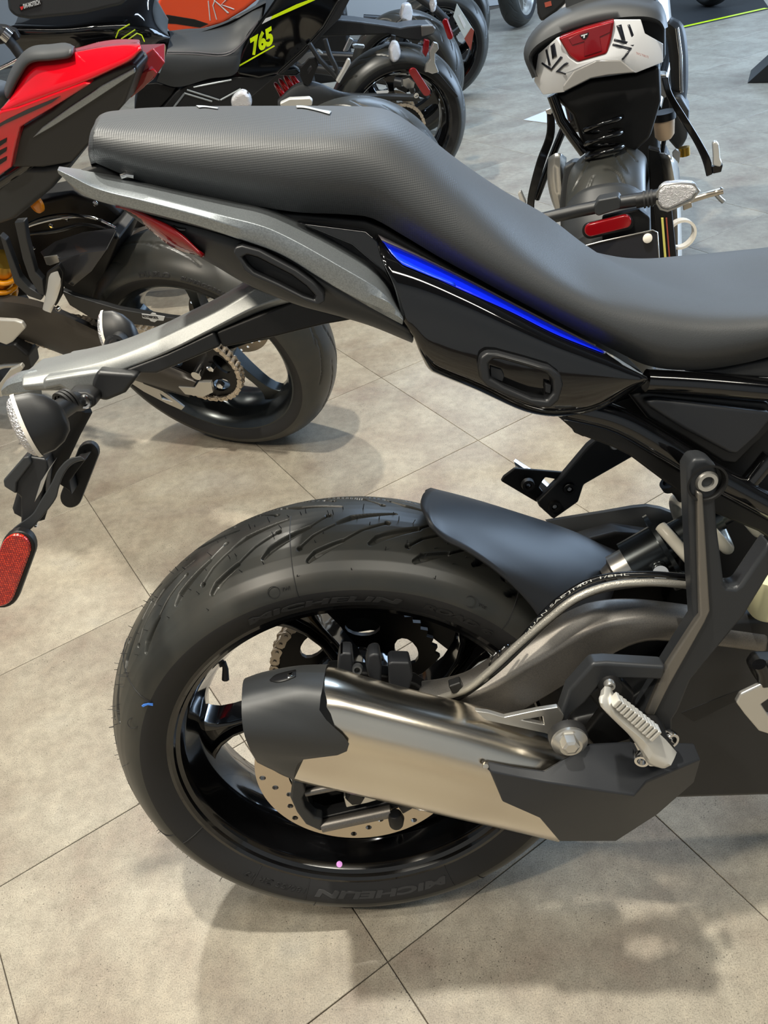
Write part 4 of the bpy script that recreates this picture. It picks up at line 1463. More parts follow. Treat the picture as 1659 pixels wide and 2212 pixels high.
# --- plate bracket and reflectors
tube('bracket_leg', T([(165, 872), (140, 920), (110, 985), (80, 1050), (62, 1110)], y=-.0), .012, 'plastic_deep', bike, seg=8, flat=1.5)
bk = plate('plate_bracket', T([(60, 985), (100, 992), (104, 1010), (86, 1110), (64, 1135), (44, 1135), (44, 1075), (35, 1067), (7, 1050), (6, 1040), (50, 988)], y=-.030), .045, 'plastic', bike, bevel=.003)
plate('bracket_shell', T([(6, 1038), (50, 988), (62, 986), (68, 1002), (36, 1044), (34, 1068), (8, 1052)], y=-.034), .07, 'plastic_grey', bk, bevel=.002)
plate('bracket_gusset', T([(122, 990), (104, 1020), (90, 1060), (74, 1086), (78, 1072), (88, 1040), (106, 1012)], y=-.036), .003, 'alu', bk, bevel=.0005)
rows('reflector_arm', [T([(175, 985), (150, 990), (125, 1015), (110, 1045), (85, 1085), (70, 1110), (30, 1140), (10, 1165)], y=-.036), T([(186, 994), (160, 1000), (140, 1022), (128, 1052), (122, 1075), (95, 1112), (70, 1140), (40, 1165)], y=-.036),
                       T([(186, 994), (160, 1000), (140, 1022), (128, 1052), (122, 1075), (95, 1112), (70, 1140), (40, 1165)], y=-.020), T([(175, 985), (150, 990), (125, 1015), (110, 1045), (85, 1085), (70, 1110), (30, 1140), (10, 1165)], y=-.020)], 'plastic_grey', bike, n=30, k=1, close=True, caps=True, smooth=30, bevel=.0015)


def stadium(a, b, w_, n=12):
    """outline points (px) of a rounded bar from a to b"""
    a, b = Vector((a[0], a[1], 0)), Vector((b[0], b[1], 0))
    d = (b - a).normalized()
    e = Vector((-d.y, d.x, 0))
    out = []
    for i in range(n + 1):
        t = PI * i / n
        out.append(b + d * (math.sin(t) * w_) + e * (math.cos(t) * w_))
    for i in range(n + 1):
        t = PI * i / n
        out.append(a - d * (math.sin(t) * w_) - e * (math.cos(t) * w_))
    return [(p.x, p.y) for p in out]


rf = plate('reflector_case', T(stadium((189, 980), (152, 1075), 23), y=.055), .010, 'plastic_deep', bike, bevel=.002)
tube('reflector_rim', T(stadium((193, 978), (156, 1074), 19), y=.062), .0012, 'pale_ring', rf, seg=6, closed=True)
plate('reflector_neck', T([(160, 1000), (186, 992), (172, 1010), (150, 1040), (155, 1070), (148, 1060), (126, 1045), (136, 1020)], y=.030), .026, 'plastic_deep', rf, bevel=.002)
rf = plate('reflector_case', T(stadium((38, 1185), (4, 1278), 37), y=-.052), .012, 'plastic_deep', bike, bevel=.003)
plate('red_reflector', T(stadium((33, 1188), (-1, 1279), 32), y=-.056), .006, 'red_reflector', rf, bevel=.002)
bolt('bracket_screw', P0(80, 1134, y=-.03), (1, 0, 0), .003, .004, bk, 'chrome', socket=False)
# ------------------------------------------------------------------ the motorcycles behind
th2 = np.radians(np.arange(0, 360, .75))
DG = [[(10, -62, .9, 3), (4, -50, 1.6, 4), (-6, -34, 1.8, 4), (-16, -26, .8, 3)], [(30, -40, .8, 3), (24, -28, 1.5, 4), (12, -14, 1.4, 4), (4, -9, .8, 3)]]
bg_tyre = tyre_mesh('tyre', th2, 84, DG, 40.0)
RG = [[(8, -70, 1.6, 4), (2, -52, 2.4, 4), (-8, -34, 1.8, 4), (-13, -10, 1.2, 3)], [(20, -52, 1.4, 3), (14, -36, 2.0, 4), (6, -22, 1.0, 3)]]
bg_tyre2 = tyre_mesh('tyre', th2, 84, RG, 30.0)


def bg_wheel(root, me, ph, rim_m='rim_black', near=1, sp=True, wsp=1.0, fat=1.0, depth=.02):
    o = bpy.data.objects.new('tyre', me)
    COL.objects.link(o)
    o.parent = root
    o.scale = (1, fat, 1)
    rim(root, rim_m, ph=ph, spy=-.005, detail=96, wsp=wsp, depth=depth)
    disc(root, -.092, .11, .075, nh=24)
    lathe('axle', [(-.12, 0), (-.12, .013), (.12, .013), (.12, 0)], 'chrome', root, (0, 0, R0), seg=18)
    if sp:
        sprocket(root, .083, .100, holes=5, hr=.03)
    return o


def plateL(name, fr, pts, y, thick, m, parent, holes=(), bevel=.002, seg=2):
    """plate on the left (near) face of a bike in the row, thickness going inwards"""
    return plate(name, fr.T(pts, y=y), thick, m, parent, [fr.T(h, y=y) for h in holes], bevel, direction=(0, -1, 0), seg=seg)


def strip(name, fr, pts, y, r, m, parent, seg=8, n=None):
    return tube(name, fr.T(pts, y=y), r, m, parent, seg=seg, n=n)


# ---- A: red sports bike, nearest in the row
FA = Frame(-.305, 1.317, 2.767, .254)
FA.dk = {'y': .1}
A = thing('motorcycle', 'motorcycle with glossy red tail, nearest in the row at left', 'motorcycle', FA.M, 'motorcycles parked in the row')
ty = bg_wheel(A, bg_tyre, math.radians(20), 'shock_dark', wsp=1.0)
a0 = math.atan2(.604 - R0, -.015)
sidewall_text('lettering', 'DIABLO', .014, math.radians(80), .270, 0, ty, 'rubber_soft', side=1, shear=0, total=math.radians(17))
sidewall_text('lettering', 'SUPERCORSA', .011, math.radians(102), .270, 0, ty, 'rubber_soft', side=1, shear=.2, total=math.radians(22))
chain(A, .087, .1035, .55, .43, .04)
# swingarm and guard
rows('swingarm', [FA.T([(-60, 628), (40, 640), (100, 655), (180, 690), (260, 735), (340, 775), (430, 815)], y=.095), FA.T([(-60, 650), (40, 655), (100, 668), (180, 702), (255, 745), (335, 785), (425, 822)], y=.118),
                  FA.T([(-60, 712), (40, 722), (110, 745), (190, 778), (250, 800), (330, 826), (410, 850)], y=.115), FA.T([(-60, 720), (40, 730), (110, 755), (190, 786), (250, 808), (330, 834), (410, 858)], y=.085)], 'swing_dark', A, n=30, k=4, close=True, caps=True, smooth=60)
g_ = plateL('chain_guard', FA, [(132, 628), (160, 640), (200, 652), (255, 668), (300, 676), (360, 686), (430, 694), (520, 690), (500, 712), (430, 714), (340, 706), (270, 700), (200, 690), (150, 660)], .124, .014, 'plastic', A, bevel=.003)
st_ = plateL('sticker', FA, [(306, 678), (324, 680), (328, 676), (336, 677), (338, 681), (356, 684), (353, 693), (340, 692), (334, 696), (326, 694), (322, 690), (308, 687)], .1258, .001, 'logo_light', g_, bevel=0)
p0 = FA.P(309, 685, y=.1262)
text_plane('sticker_text', 'MOTORSPORTS', .010, p0, FA.P(354, 691, y=.1262) - p0, Vector((0, 0, 1)), 'graphic_black', g_, width=.040, bold=.0004)
plateL('chain_fin', FA, [(276, 812), (290, 818), (350, 845), (380, 866), (398, 880), (392, 886), (360, 872), (310, 846), (280, 826)], .10, .006, 'alu', A, holes=[[(345, 850), (372, 868), (350, 862)]], bevel=.001)
plateL('axle_block', FA, [(385, 836), (420, 838), (428, 826), (455, 826), (460, 848), (438, 858), (400, 852)], .124, .01, 'alu', A, bevel=.001)
plateL('carrier_cover', FA, [(290, 806), (330, 800), (360, 812), (380, 850), (350, 845), (310, 830)], .104, .006, 'plastic_deep', A, bevel=.002)
for px, py in ((455, 795), (475, 832), (430, 800)):
    lathe('sprocket_nut', [(-.008, .011), (.004, .010), (.006, .006), (.006, 0)], 'chrome', A, FA.P(px, py, y=.100), (0, 1, 0), seg=6, smooth=20)
# mudguard of the wheel: glossy folds
hv = FA.T([(88, 545, .08), (120, 522, .07), (181, 502, .05), (246, 494, .03), (252, 499, .06), (231, 540, .10), (199, 585, .115), (158, 618, .12), (136, 604, .12), (131, 576, .125), (127, 558, .11), (95, 556, .10), (190, 545, .105)], y=0)
facets('mudguard', hv, [(0, 1, 10, 11), (1, 2, 12, 10), (2, 3, 4, 12), (12, 4, 5), (12, 5, 6), (12, 6, 9, 10), (6, 7, 8, 9)], 'gloss_grey', A, solid=.004, bevel=.003, smooth=40)
plateL('hugger_label', FA, [(94, 556), (122, 552), (130, 566), (108, 574), (100, 572)], .112, .004, 'alu', A, bevel=.001)
plateL('inner_guard', FA, [(140, 560), (235, 508), (258, 516), (232, 580), (214, 650), (150, 645), (128, 605)], .06, .12, 'plastic_deep', A, bevel=.006)
# footrest hanger
plateL('footrest_hanger', FA, [(-2, 508), (12, 520), (42, 600), (62, 622), (92, 640), (88, 650), (60, 640), (30, 612)], .15, .016, 'bracket', A, bevel=.003)
plateL('footrest_hanger', FA, [(30, 480), (52, 478), (58, 520), (76, 588), (92, 606), (96, 640), (84, 636), (62, 600), (48, 560)], .15, .016, 'bracket', A, bevel=.003)
rows('footpeg', [FA.T([(122, 586), (112, 590), (104, 630), (92, 668)], y=.16), FA.T([(126, 588), (130, 600), (122, 640), (110, 676)], y=.175), FA.T([(130, 610), (126, 630), (118, 655), (106, 674)], y=.165), FA.T([(110, 596), (104, 610), (98, 640), (94, 662)], y=.15)], 'alu_peg', A, n=12, k=3, close=True, caps=True, smooth=40)
plateL('footpeg_bracket', FA, [(100, 590), (126, 572), (136, 590), (132, 640), (120, 662), (96, 640)], .155, .012, 'plastic_deep', A, bevel=.002)
bolt('footpeg_bolt', FA.P(125, 668, y=.165), (.3, 1, 0), .006, .01, A, 'chrome')
plateL('heel_plate', FA, [(-30, 690), (30, 693), (46, 698), (54, 710), (26, 740), (14, 746), (-30, 730)], .19, .012, 'alu_peg', A, bevel=.004)
strip('gear_lever', FA, [(-20, 800), (10, 790), (46, 788)], .18, .006, 'alu', A)
plateL('rider_footpeg', FA, [(-10, 840), (20, 800), (44, 788), (50, 796), (24, 830), (4, 858), (-10, 858)], .20, .012, 'alu_peg', A, bevel=.003)
plateL('gearbox_cover', FA, [(-20, 745), (30, 745), (60, 770), (66, 800), (40, 805), (20, 790), (-20, 795)], .13, .05, 'plastic_deep', A, bevel=.006)
# shock with yellow spring
sa0 = FA.P(-6, 672, y=.07)
sax = (FA.P(14, 500, y=.07) - sa0).normalized()
hel = []
uu = sax.cross(Vector((0, 1, 0))).normalized()
vv = sax.cross(uu)
for i in range(90):
    t = i / 89
    aa = 2 * PI * 4.5 * t
    hel.append(sa0 + sax * (.02 + .17 * t) + (uu * math.cos(aa) + vv * math.sin(aa)) * .036)
tube('shock_spring', hel, .0062, 'orange_spring', A, seg=10)
lathe('shock_body', [(0, 0), (0, .028), (.21, .028), (.21, 0)], 'gold', A, sa0, sax, seg=24)
# cables and fittings under the tail
for q, mm, r in (([(40, 500), (70, 486), (140, 470), (200, 470), (250, 492)], 'chrome', .0035), ([(50, 490), (90, 472), (150, 464), (220, 476)], 'cable', .004), ([(60, 506), (120, 498), (180, 486), (240, 496)], 'cable', .005)):
    strip('cable', FA, q, .03, r, mm, A, n=24)
lathe('side_reflector', [(-.004, 0), (-.004, .020), (.003, .020), (.005, .016), (.005, 0)], 'amber', A, FA.P(78, 440, y=.05), (.2, 1, .2), seg=24)
# dark bulk: engine and frame behind the cables
plateL('frame_body', FA, [(-60, 430), (60, 440), (150, 420), (230, 440), (262, 470), (240, 500), (160, 520), (120, 600), (60, 640), (-60, 660)], -.02, .08, 'plastic_deep', A, bevel=.01)
for px, py, r in ((110, 487, .006), (142, 470, .008), (70, 535, .006), (205, 440, .006)):
    bolt('fitting', FA.P(px, py, y=.0), (.2, 1, .3), r, r, A, 'chrome', socket=False)

# tail cowl
def halves(name, fr, R, m, parent, **k):
    """surface rows on the near half, mirrored across the bike's middle"""
    rr = [fr.T(r, y=0) for r in R]
    full = rr + [[Vector((p.x, -p.y, p.z)) for p in r] for r in reversed(rr)]
    return rows(name, full, m, parent, **k)


rows('tail_cowl', [FA.T([(2, 238), (36, 231), (110, 204), (181, 177), (240, 150), (282, 128), (303, 106)], y=.11),
                   FA.T([(10, 230), (38, 212), (110, 186), (181, 160), (240, 134), (284, 114), (304, 101)], y=.10),
                   FA.T([(22, 216), (64, 140), (120, 130), (170, 120), (222, 110), (272, 102), (303, 97)], y=.075),
                   FA.T([(26, 205), (66, 134), (122, 122), (172, 112), (222, 101), (270, 95), (303, 94)], y=.03),
                   FA.T([(30, 195), (70, 128), (125, 116), (174, 104), (220, 92), (264, 87), (301, 88)], y=-.03),
                   FA.T([(34, 195), (74, 130), (128, 118), (175, 107), (220, 96), (264, 91), (300, 92)], y=-.08)], 'red_paint', A, n=40, k=4, smooth=60, solid=.004)
rows('cowl_pad', [FA.T([(21, 214), (32, 190), (46, 164), (67, 137), (112, 131), (150, 125), (157, 119)], y=.09), FA.T([(17, 205), (28, 178), (43, 150), (64, 125), (112, 119), (154, 114), (160, 112)], y=.075),
                  FA.T([(18, 192), (30, 157), (47, 129), (72, 108), (112, 103), (147, 101), (158, 108)], y=-.03), FA.T([(22, 200), (34, 165), (50, 136), (74, 114), (112, 108), (145, 105), (156, 110)], y=-.06)], 'vinyl', A, n=30, k=4, smooth=50, solid=.006, off=1)
plateL('tail_side_red', FA, [(-30, 262), (2, 240), (36, 232), (181, 178), (196, 182), (110, 236), (62, 264), (44, 276), (32, 320), (24, 362), (-4, 382), (-30, 392)], .114, .02, 'red_paint', A, bevel=.004)
plateL('tail_stripe', FA, [(-10, 272), (15, 258), (60, 236), (130, 208), (112, 222), (50, 250), (10, 268), (-10, 280)], .1155, .002, 'graphic_black', A, bevel=0)
for k_ in range(3):
    plateL('vent_slot', FA, [(-6, 308 + 20 * k_), (14, 298 + 20 * k_), (13, 307 + 20 * k_), (-6, 320 + 20 * k_)], .1155, .003, 'plastic_deep', A, bevel=0)
plateL('tail_side', FA, [(181, 178), (240, 152), (284, 136), (296, 152), (268, 226), (220, 280), (155, 352), (92, 363), (24, 363), (27, 325), (46, 276), (110, 236)], .10, .05, 'plastic', A, bevel=.008, seg=3)
plateL('tail_accent', FA, [(69, 299), (90, 276), (150, 232), (220, 185), (289, 148), (291, 158), (240, 192), (170, 238), (110, 276)], .104, .006, 'rail_grey', A, bevel=.002)
plateL('tail_underside', FA, [(-40, 392), (24, 364), (92, 364), (156, 352), (110, 410), (60, 452), (30, 476), (-40, 500)], .085, .10, 'plastic_grey', A, bevel=.01)
hv = FA.T([(300, 127, .055), (297, 163, .06), (268, 224, .05), (334, 170, .04), (357, 136, .035), (303, 96, -.04), (357, 94, -.04), (330, 104, .02)], y=0)
facets('tail_light', hv, [(0, 7, 4, 3, 1), (0, 5, 6, 7), (7, 6, 4), (1, 3, 2)], 'red_dark', A, solid=.01, bevel=.004, smooth=30, off=-1)
plateL('tail_light_lens', FA, [(300, 160), (330, 150), (338, 158), (310, 190), (282, 212), (290, 190)], .0575, .004, 'red_lens', A, bevel=.001)

# ---- B: low bike hidden behind the near seat
FB = Frame(.068, 2.365, 3.069, .172)
FB.dk = {'y': .1}
B = thing('motorcycle', 'low motorcycle almost hidden behind the near black seat, its rear tyre showing', 'motorcycle', FB.M, 'motorcycles parked in the row')
bg_wheel(B, bg_tyre2, .4, fat=1.05)
chain(B, .087, .1035, .3, .40, .03)
tube('swingarm', [(0, .11, .316), (.3, .11, .37), (.55, .08, .40)], .02, 'plastic', B, seg=12)
tube('swingarm', [(0, -.11, .316), (.3, -.11, .37), (.55, -.08, .40)], .02, 'plastic', B, seg=12)
st_ = tube('indicator_stem', [FB.P(520, 232, y=.10), FB.P(520, 245, y=.06), Vector((.40, 0, .45))], .008, 'plastic_deep', B, seg=10)


def lens_drop(name, fr, pts, y, thick, parent, m='lens_inner', x=None):
    if x is not None:
        return plate(name, fr.T(pts, x=x), thick, m, parent, bevel=thick * .35, direction=(1, 0, 0), seg=3)
    return plate(name, fr.T(pts, y=y), thick, m, parent, bevel=thick * .35, direction=(0, -1, 0), seg=3)


lens_drop('indicator', FB, [(497, 218), (505, 208), (520, 199), (528, 199), (540, 210), (543, 224), (541, 236), (500, 236)], .10, .035, B)
plateL('footpeg', FB, [(604, 224), (625, 214), (668, 212), (675, 218), (674, 229), (640, 231), (606, 231)], .14, .02, 'alu_peg', B, bevel=.004)

# ---- C: black bike with yellow lettering
FC = Frame(.247, 3.277, 3.299, .123)
FC.dk = {'y': .1}
C_ = thing('motorcycle', 'black motorcycle with yellow number graphic and grey seat, second wheel visible in the row', 'motorcycle', FC.M, 'motorcycles parked in the row')
bg_wheel(C_, bg_tyre2, .2)
chain(C_, .087, .1035, .55, .43, .04)
halves('seat', FC, [[(338, 176, .12), (381, 188, .12), (452, 170, .12), (510, 158, .12), (524, 108, .11), (545, 66, .10), (562, 44, .095)],
                    [(350, 145, .135), (385, 150, .135), (455, 145, .135), (508, 132, .13), (520, 102, .12), (542, 62, .105), (562, 42, .10)],
                    [(360, 112, .125), (400, 113, .125), (475, 116, .125), (502, 109, .12), (520, 92, .11), (540, 64, .10), (562, 40, .09)],
                    [(366, 85, .06), (405, 80, .06), (450, 78, .06), (500, 70, .06), (525, 52, .06), (545, 34, .05), (566, 24, .04)],
                    [(368, 75, -.02), (405, 69, -.02), (435, 63, -.02), (490, 44, -.02), (520, 28, -.02), (550, 12, -.02), (575, 0, -.02)]], 'vinyl', C_, n=40, k=4, smooth=80)
for dy in (0, 5):
    strip('seat_piping', FC, [(361, 111 + dy), (420, 112 + dy), (478, 116 + dy), (502, 109 + dy), (528, 86 + dy * .6), (557, 46 + dy * .4)], .128, .0018, 'stripe_grey', C_, seg=6, n=24)
tp = plateL('tail_panel', FC, [(577, 25), (598, -6), (660, -20), (742, -20), (735, 0), (700, 60), (655, 110), (600, 160), (560, 170), (514, 162), (510, 146), (523, 110), (545, 66), (562, 45)], .115, .23, 'gloss_black', C_, bevel=.01, seg=3)
c0 = FC.P(544, 119, y=.1165)
text_plane('lettering', '765', .078, c0, FC.P(590, 92, y=.1165) - c0, FC.P(541, 95, y=.1165) - c0, 'yellow_line', tp, width=(FC.P(590, 92, y=.1165) - c0).length * 1.02, bold=.004, shear=-.0)
plateL('yellow_stripe', FC, [(514, 142), (592, 98), (594, 100), (515, 145)], .1165, .002, 'yellow_line', tp, bevel=0)
plateL('yellow_stripe', FC, [(588, 35), (640, 10), (678, -4), (690, -4), (650, 14), (584, 43)], .1165, .002, 'yellow_line', tp, bevel=0)
plateL('white_stripe', FC, [(574, 40), (588, 35), (584, 43), (566, 52)], .1165, .002, 'logo_light', tp, bevel=0)
plateL('tail_side', FC, [(742, -20), (760, -8), (735, 40), (690, 84), (650, 128), (610, 160), (600, 158), (655, 108), (700, 58)], .11, .22, 'plastic', C_, bevel=.006)
plateL('tail_accent', FC, [(640, 52), (700, 12), (735, -12), (746, -10), (715, 16), (670, 46)], .1125, .003, 'rail_grey', C_, bevel=.001)
# frame cover with chevrons
plateL('frame_cover', FC, [(340, 246), (380, 198), (408, 182), (505, 166), (545, 165), (600, 162), (560, 196), (500, 246)], .10, .16, 'plastic', C_, bevel=.006)
for q in ([(404, 194), (474, 216)], [(398, 201), (458, 219)], [(418, 188), (500, 172)], [(398, 202), (372, 236)], [(476, 216), (520, 192)]):
    strip('chevron', FC, q, .104, .004, 'rail_grey', C_, seg=6)
plateL('frame_side', FC, [(300, 182), (338, 178), (381, 190), (372, 206), (340, 240), (290, 240)], .09, .14, 'plastic_deep', C_, bevel=.006)
# tank and tank bag
halves('fuel_tank', FC, [[(40, 130, .17), (150, 125, .17), (250, 118, .16), (320, 108, .14), (362, 92, .10)],
                         [(20, 60, .20), (140, 62, .20), (240, 58, .19), (320, 70, .16), (367, 82, .11)],
                         [(30, 54, .17), (140, 54, .17), (250, 30, .14), (312, 20, .11), (362, 70, .07)],
                         [(40, 30, .0), (150, 20, .0), (270, -10, .0), (322, -20, .0), (364, 40, .0)]], 'gloss_black', C_, n=30, k=5, smooth=80)
for q in ([(280, 52), (256, 66), (250, 82)], [(292, 64), (262, 84)], [(276, 86), (296, 72), (306, 76), (312, 90)]):
    strip('yellow_stripe', FC, q, .205, .0022, 'yellow_line', C_, seg=6)
FCb = thing('tank_bag', 'dark grey tank bag with small logo plate on the black fuel tank at top left', 'bag', FC.M)
plateL('bag_body', FC, [(12, -30), (280, -30), (276, 2), (262, 12), (180, 32), (66, 43), (34, 38), (18, 24)], .235, .06, 'plastic_grey', FCb, bevel=.02, seg=4)
lb = plateL('logo_plate', FC, [(42, 12), (44, 9), (88, 0), (91, 3), (88, 12), (46, 25), (42, 22)], .2375, .004, 'plastic_deep', FCb, bevel=.001)
c0 = FC.P(52, 18.5, y=.239)
ex_ = FC.P(88, 8, y=.239) - c0
text_plane('logo_text', 'SW-MOTECH', .018, c0, ex_, Vector((0, 0, 1)) * 1.0, 'logo_light', lb, width=ex_.length * .98, bold=.0006)
plateL('logo_mark', FC, [(43, 15), (51, 13), (49, 20), (46, 22)], .239, .001, 'red_paint', lb, bevel=0)
# handlebar at the far left
tube('handlebar', FC.T([(-10, 60), (10, 78), (30, 100), (50, 128)], y=.30), .018, 'rubber_soft', C_, seg=14)
lathe('bar_clamp', [(-.012, .018), (-.012, .026), (.012, .026), (.012, .018)], 'chrome', C_, FC.P(14, 74, y=.30), (-.6, 0, -.8), seg=24)
plateL('switch_body', FC, [(-20, 55), (10, 58), (34, 66), (44, 84), (30, 92), (-20, 100)], .29, .04, 'plastic', C_, bevel=.006)
strip('brake_lever', FC, [(-10, 152), (20, 138), (50, 122)], .31, .006, 'chrome', C_)
# swingarm, hanger, peg, shock
rows('swingarm', [FC.T([(600, 215), (640, 180), (680, 176), (720, 192), (745, 199), (830, 201), (900, 203)], y=.09), FC.T([(600, 222), (640, 190), (680, 186), (722, 200), (748, 205), (830, 206), (905, 209)], y=.115),
                  FC.T([(600, 262), (640, 235), (690, 224), (730, 218), (760, 214), (840, 214), (908, 216)], y=.11), FC.T([(600, 270), (640, 242), (690, 230), (730, 222), (760, 218), (840, 217), (908, 219)], y=.08)], 'plastic_grey', C_, n=30, k=3, close=True, caps=True, smooth=50)
strip('footrest_hanger', FC, [(668, 94), (690, 128), (726, 166)], .14, .010, 'bracket', C_)
strip('footrest_hanger', FC, [(702, 84), (712, 118), (728, 150), (728, 168)], .14, .010, 'bracket', C_)
plateL('footpeg', FC, [(726, 176), (742, 148), (752, 127), (757, 128), (758, 138), (744, 162), (733, 181)], .17, .02, 'alu_peg', C_, bevel=.004)
plateL('footpeg', FC, [(742, 112), (756, 82), (764, 86), (752, 110)], -.14, .02, 'alu_peg', C_, bevel=.003)
plateL('footpeg', FC, [(762, 98), (770, 96), (788, 98), (787, 105), (764, 104)], -.16, .02, 'alu_peg', C_, bevel=.003)
plateL('gear_bracket', FC, [(650, 146), (668, 126), (684, 124), (688, 140), (672, 180), (664, 186), (655, 180), (648, 164)], .12, .01, 'plastic_deep', C_, holes=[[(664, 150), (672, 140), (674, 146), (666, 158)]], bevel=.002)
plateL('exhaust_pipe', FC, [(596, 150), (640, 146), (652, 156), (640, 166), (600, 164)], .06, .05, 'shock_dark', C_, bevel=.01)
plateL('alloy_cover', FC, [(640, 130), (662, 112), (690, 108), (700, 116), (680, 124), (650, 140)], .05, .03, 'alu_peg', C_, bevel=.006)
hel = []
sc0 = FC.P(600, 200, y=.0)
sx_ = (FC.P(650, 160, y=.0) - sc0).normalized()
uu = sx_.cross(Vector((0, 1, 0))).normalized()
vv = sx_.cross(uu)
for i in range(70):
    t = i / 69
    aa = 2 * PI * 4 * t
    hel.append(sc0 + sx_ * (.0 + .10 * t) + (uu * math.cos(aa) + vv * math.sin(aa)) * .032)
tube('shock_spring', hel, .007, 'red_spring', C_, seg=9)
# plate hanger, indicators, reflector
plateL('plate_hanger', FC, [(724, 42), (771, 46), (830, 54), (865, 60), (880, 57), (907, 54), (937, 54), (944, 62), (938, 74), (907, 89), (880, 86), (865, 83), (837, 75), (688, 80), (714, 56)], .045, .09, 'plastic', C_, bevel=.008, seg=3)
plateL('plate_lamp', FC, [(908, 55), (936, 54), (943, 62), (937, 74), (910, 82)], .047, .094, 'cast_grey', C_, bevel=.008, seg=3)
strip('indicator_stem', FC, [(850, 76), (848, 88), (846, 98)], .07, .010, 'plastic_deep', C_)
lens_drop('indicator', FC, [(857, 87), (864, 98), (868, 118), (862, 132), (850, 139), (843, 128), (842, 108), (848, 94)], .12, .04, C_)
lens_drop('indicator', FC, [(872, 10), (888, 8), (893, 26), (890, 46), (884, 54), (876, 44), (868, 44), (866, 34)], -.10, .04, C_)
strip('indicator_stem', FC, [(868, 44), (860, 50), (856, 56)], -.06, .010, 'plastic_deep', C_)
plateL('plate_bracket', FC, [(918, 156), (922, 140), (930, 128), (928, 112), (938, 92), (946, 94), (948, 106), (940, 116), (940, 136), (948, 156), (934, 160), (924, 156)], .13, .02, 'alu', C_, bevel=.002)
plateL('tail_bracket', FC, [(918, 86), (928, 88), (926, 110), (920, 124), (914, 116)], .12, .02, 'red_dark', C_, bevel=.002)
plate('number_plate', FC.T([(934, 160), (948, 158), (990, 208), (984, 212)], y=.125), .05, 'plastic_deep', C_, bevel=.001, direction=(0, -1, 0))
plate('reflector', FC.T(stadium((893, 156), (921, 199), 9), y=.135), .012, 'red_lens', C_, bevel=.003, direction=(0, -1, 0))
plateL('axle_adjuster', FC, [(870, 172), (884, 168), (896, 178), (894, 190), (880, 192), (870, 186)], .05, .03, 'alu', C_, bevel=.002)
bolt('axle_nut', FC.P(899, 206, y=.118), (0, 1, 0), .012, .012, C_, 'chrome')
plateL('sticker', FC, [(812, 197), (838, 195), (840, 198), (838, 201), (814, 202)], .118, .002, 'logo_light', C_, bevel=0)

# ---- D: orange bike
FD = Frame(.397, 4.348, 2.80, .17)
FD.dk = {'y': .1}
D_ = thing('motorcycle', 'motorcycle with orange fuel panel and white outlined letter, behind the grey seat', 'motorcycle', FD.M, 'motorcycles parked in the row')
bg_wheel(D_, bg_tyre2, .7)
fp = plateL('fuel_tank', FD, [(318, 24), (340, 4), (352, -24), (580, -24), (553, 2), (528, 22), (482, 50), (437, 64), (368, 74), (350, 52), (326, 40)], .13, .26, 'orange_paint', D_, bevel=.02, seg=3)
plateL('tank_band', FD, [(340, 38), (360, 32), (420, 42), (450, 52), (432, 60), (380, 52), (344, 50)], .133, .004, 'plastic_deep', fp, bevel=.001)
for q in ([(450, 2), (454, 44)], [(466, -4), (460, 12), (468, 42)], [(462, 0), (494, 28)], [(494, -6), (478, 10), (506, 20)], [(472, 8), (492, 28)]):
    strip('letter_outline', FD, q, .134, .003, 'logo_light', fp, seg=6)
tube('swingarm', [(0, .11, .316), (.3, .11, .38), (.6, .08, .42)], .025, 'plastic', D_, seg=12)
tube('swingarm', [(0, -.11, .316), (.3, -.11, .38), (.6, -.08, .42)], .025, 'plastic', D_, seg=12)
bmE = bmesh.new()
box(bmE, (.85, 0, .42), (.5, .3, .4))
finish('engine', bmE, 'plastic_deep', D_, 35, .03)
plate('reflector', FD.T(stadium((961, 48), (972, 80), 6), y=.13), .02, 'red_lens', D_, bevel=.003, direction=(0, -1, 0))
tube('plate_hanger', [FD.P(966, 46, y=0), FD.P(940, 20, y=0), FD.P(860, -40, y=0)], .02, 'plastic', D_, seg=10)
lens_drop('indicator', FD, [(928, -4), (938, -6), (942, 10), (938, 28), (930, 28), (926, 10)], .10, .03, D_)

# ---- E and F: last wheels of the row
FE = Frame(.636, 5.152, 3.13, .17)
FE.dk = {'y': .1}
E_ = thing('motorcycle', 'far black motorcycle carrying a small white and red number plate', 'motorcycle', FE.M, 'motorcycles parked in the row')
bg_wheel(E_, bg_tyre2, .1)
pl_ = plate('number_plate', FE.T([(979, 36), (987, 8), (1024, 66), (1017, 109)], y=.14), .004, 'plate_white', E_, bevel=.001, direction=(0, -1, 0))
plate('plate_band', FE.T([(1003, 84), (1018, 60), (1024, 66), (1017, 109)], y=.142), .002, 'plate_red', pl_, bevel=0, direction=(0, -1, 0))
plate('plate_mark', FE.T([(990, 34), (994, 30), (1006, 54), (1003, 62)], y=.142), .002, 'white_print', pl_, bevel=0, direction=(0, -1, 0))
tube('swingarm', [(0, .11, .316), (.3, .11, .38), (.6, .08, .42)], .025, 'plastic', E_, seg=12)
bmE = bmesh.new()
box(bmE, (.8, 0, .42), (.5, .3, .4))
finish('engine', bmE, 'plastic_deep', E_, 35, .03)
FG = Frame(.80, 6.15, 3.13, .17)
FG.dk = {'y': .1}
G_ = thing('motorcycle', 'farthest motorcycle of the row, only the edge of its rear tyre showing', 'motorcycle', FG.M, 'motorcycles parked in the row')
bg_wheel(G_, bg_tyre2, .5)
tube('swingarm', [(0, .11, .316), (.3, .11, .38), (.6, .08, .42)], .025, 'plastic', G_, seg=12)

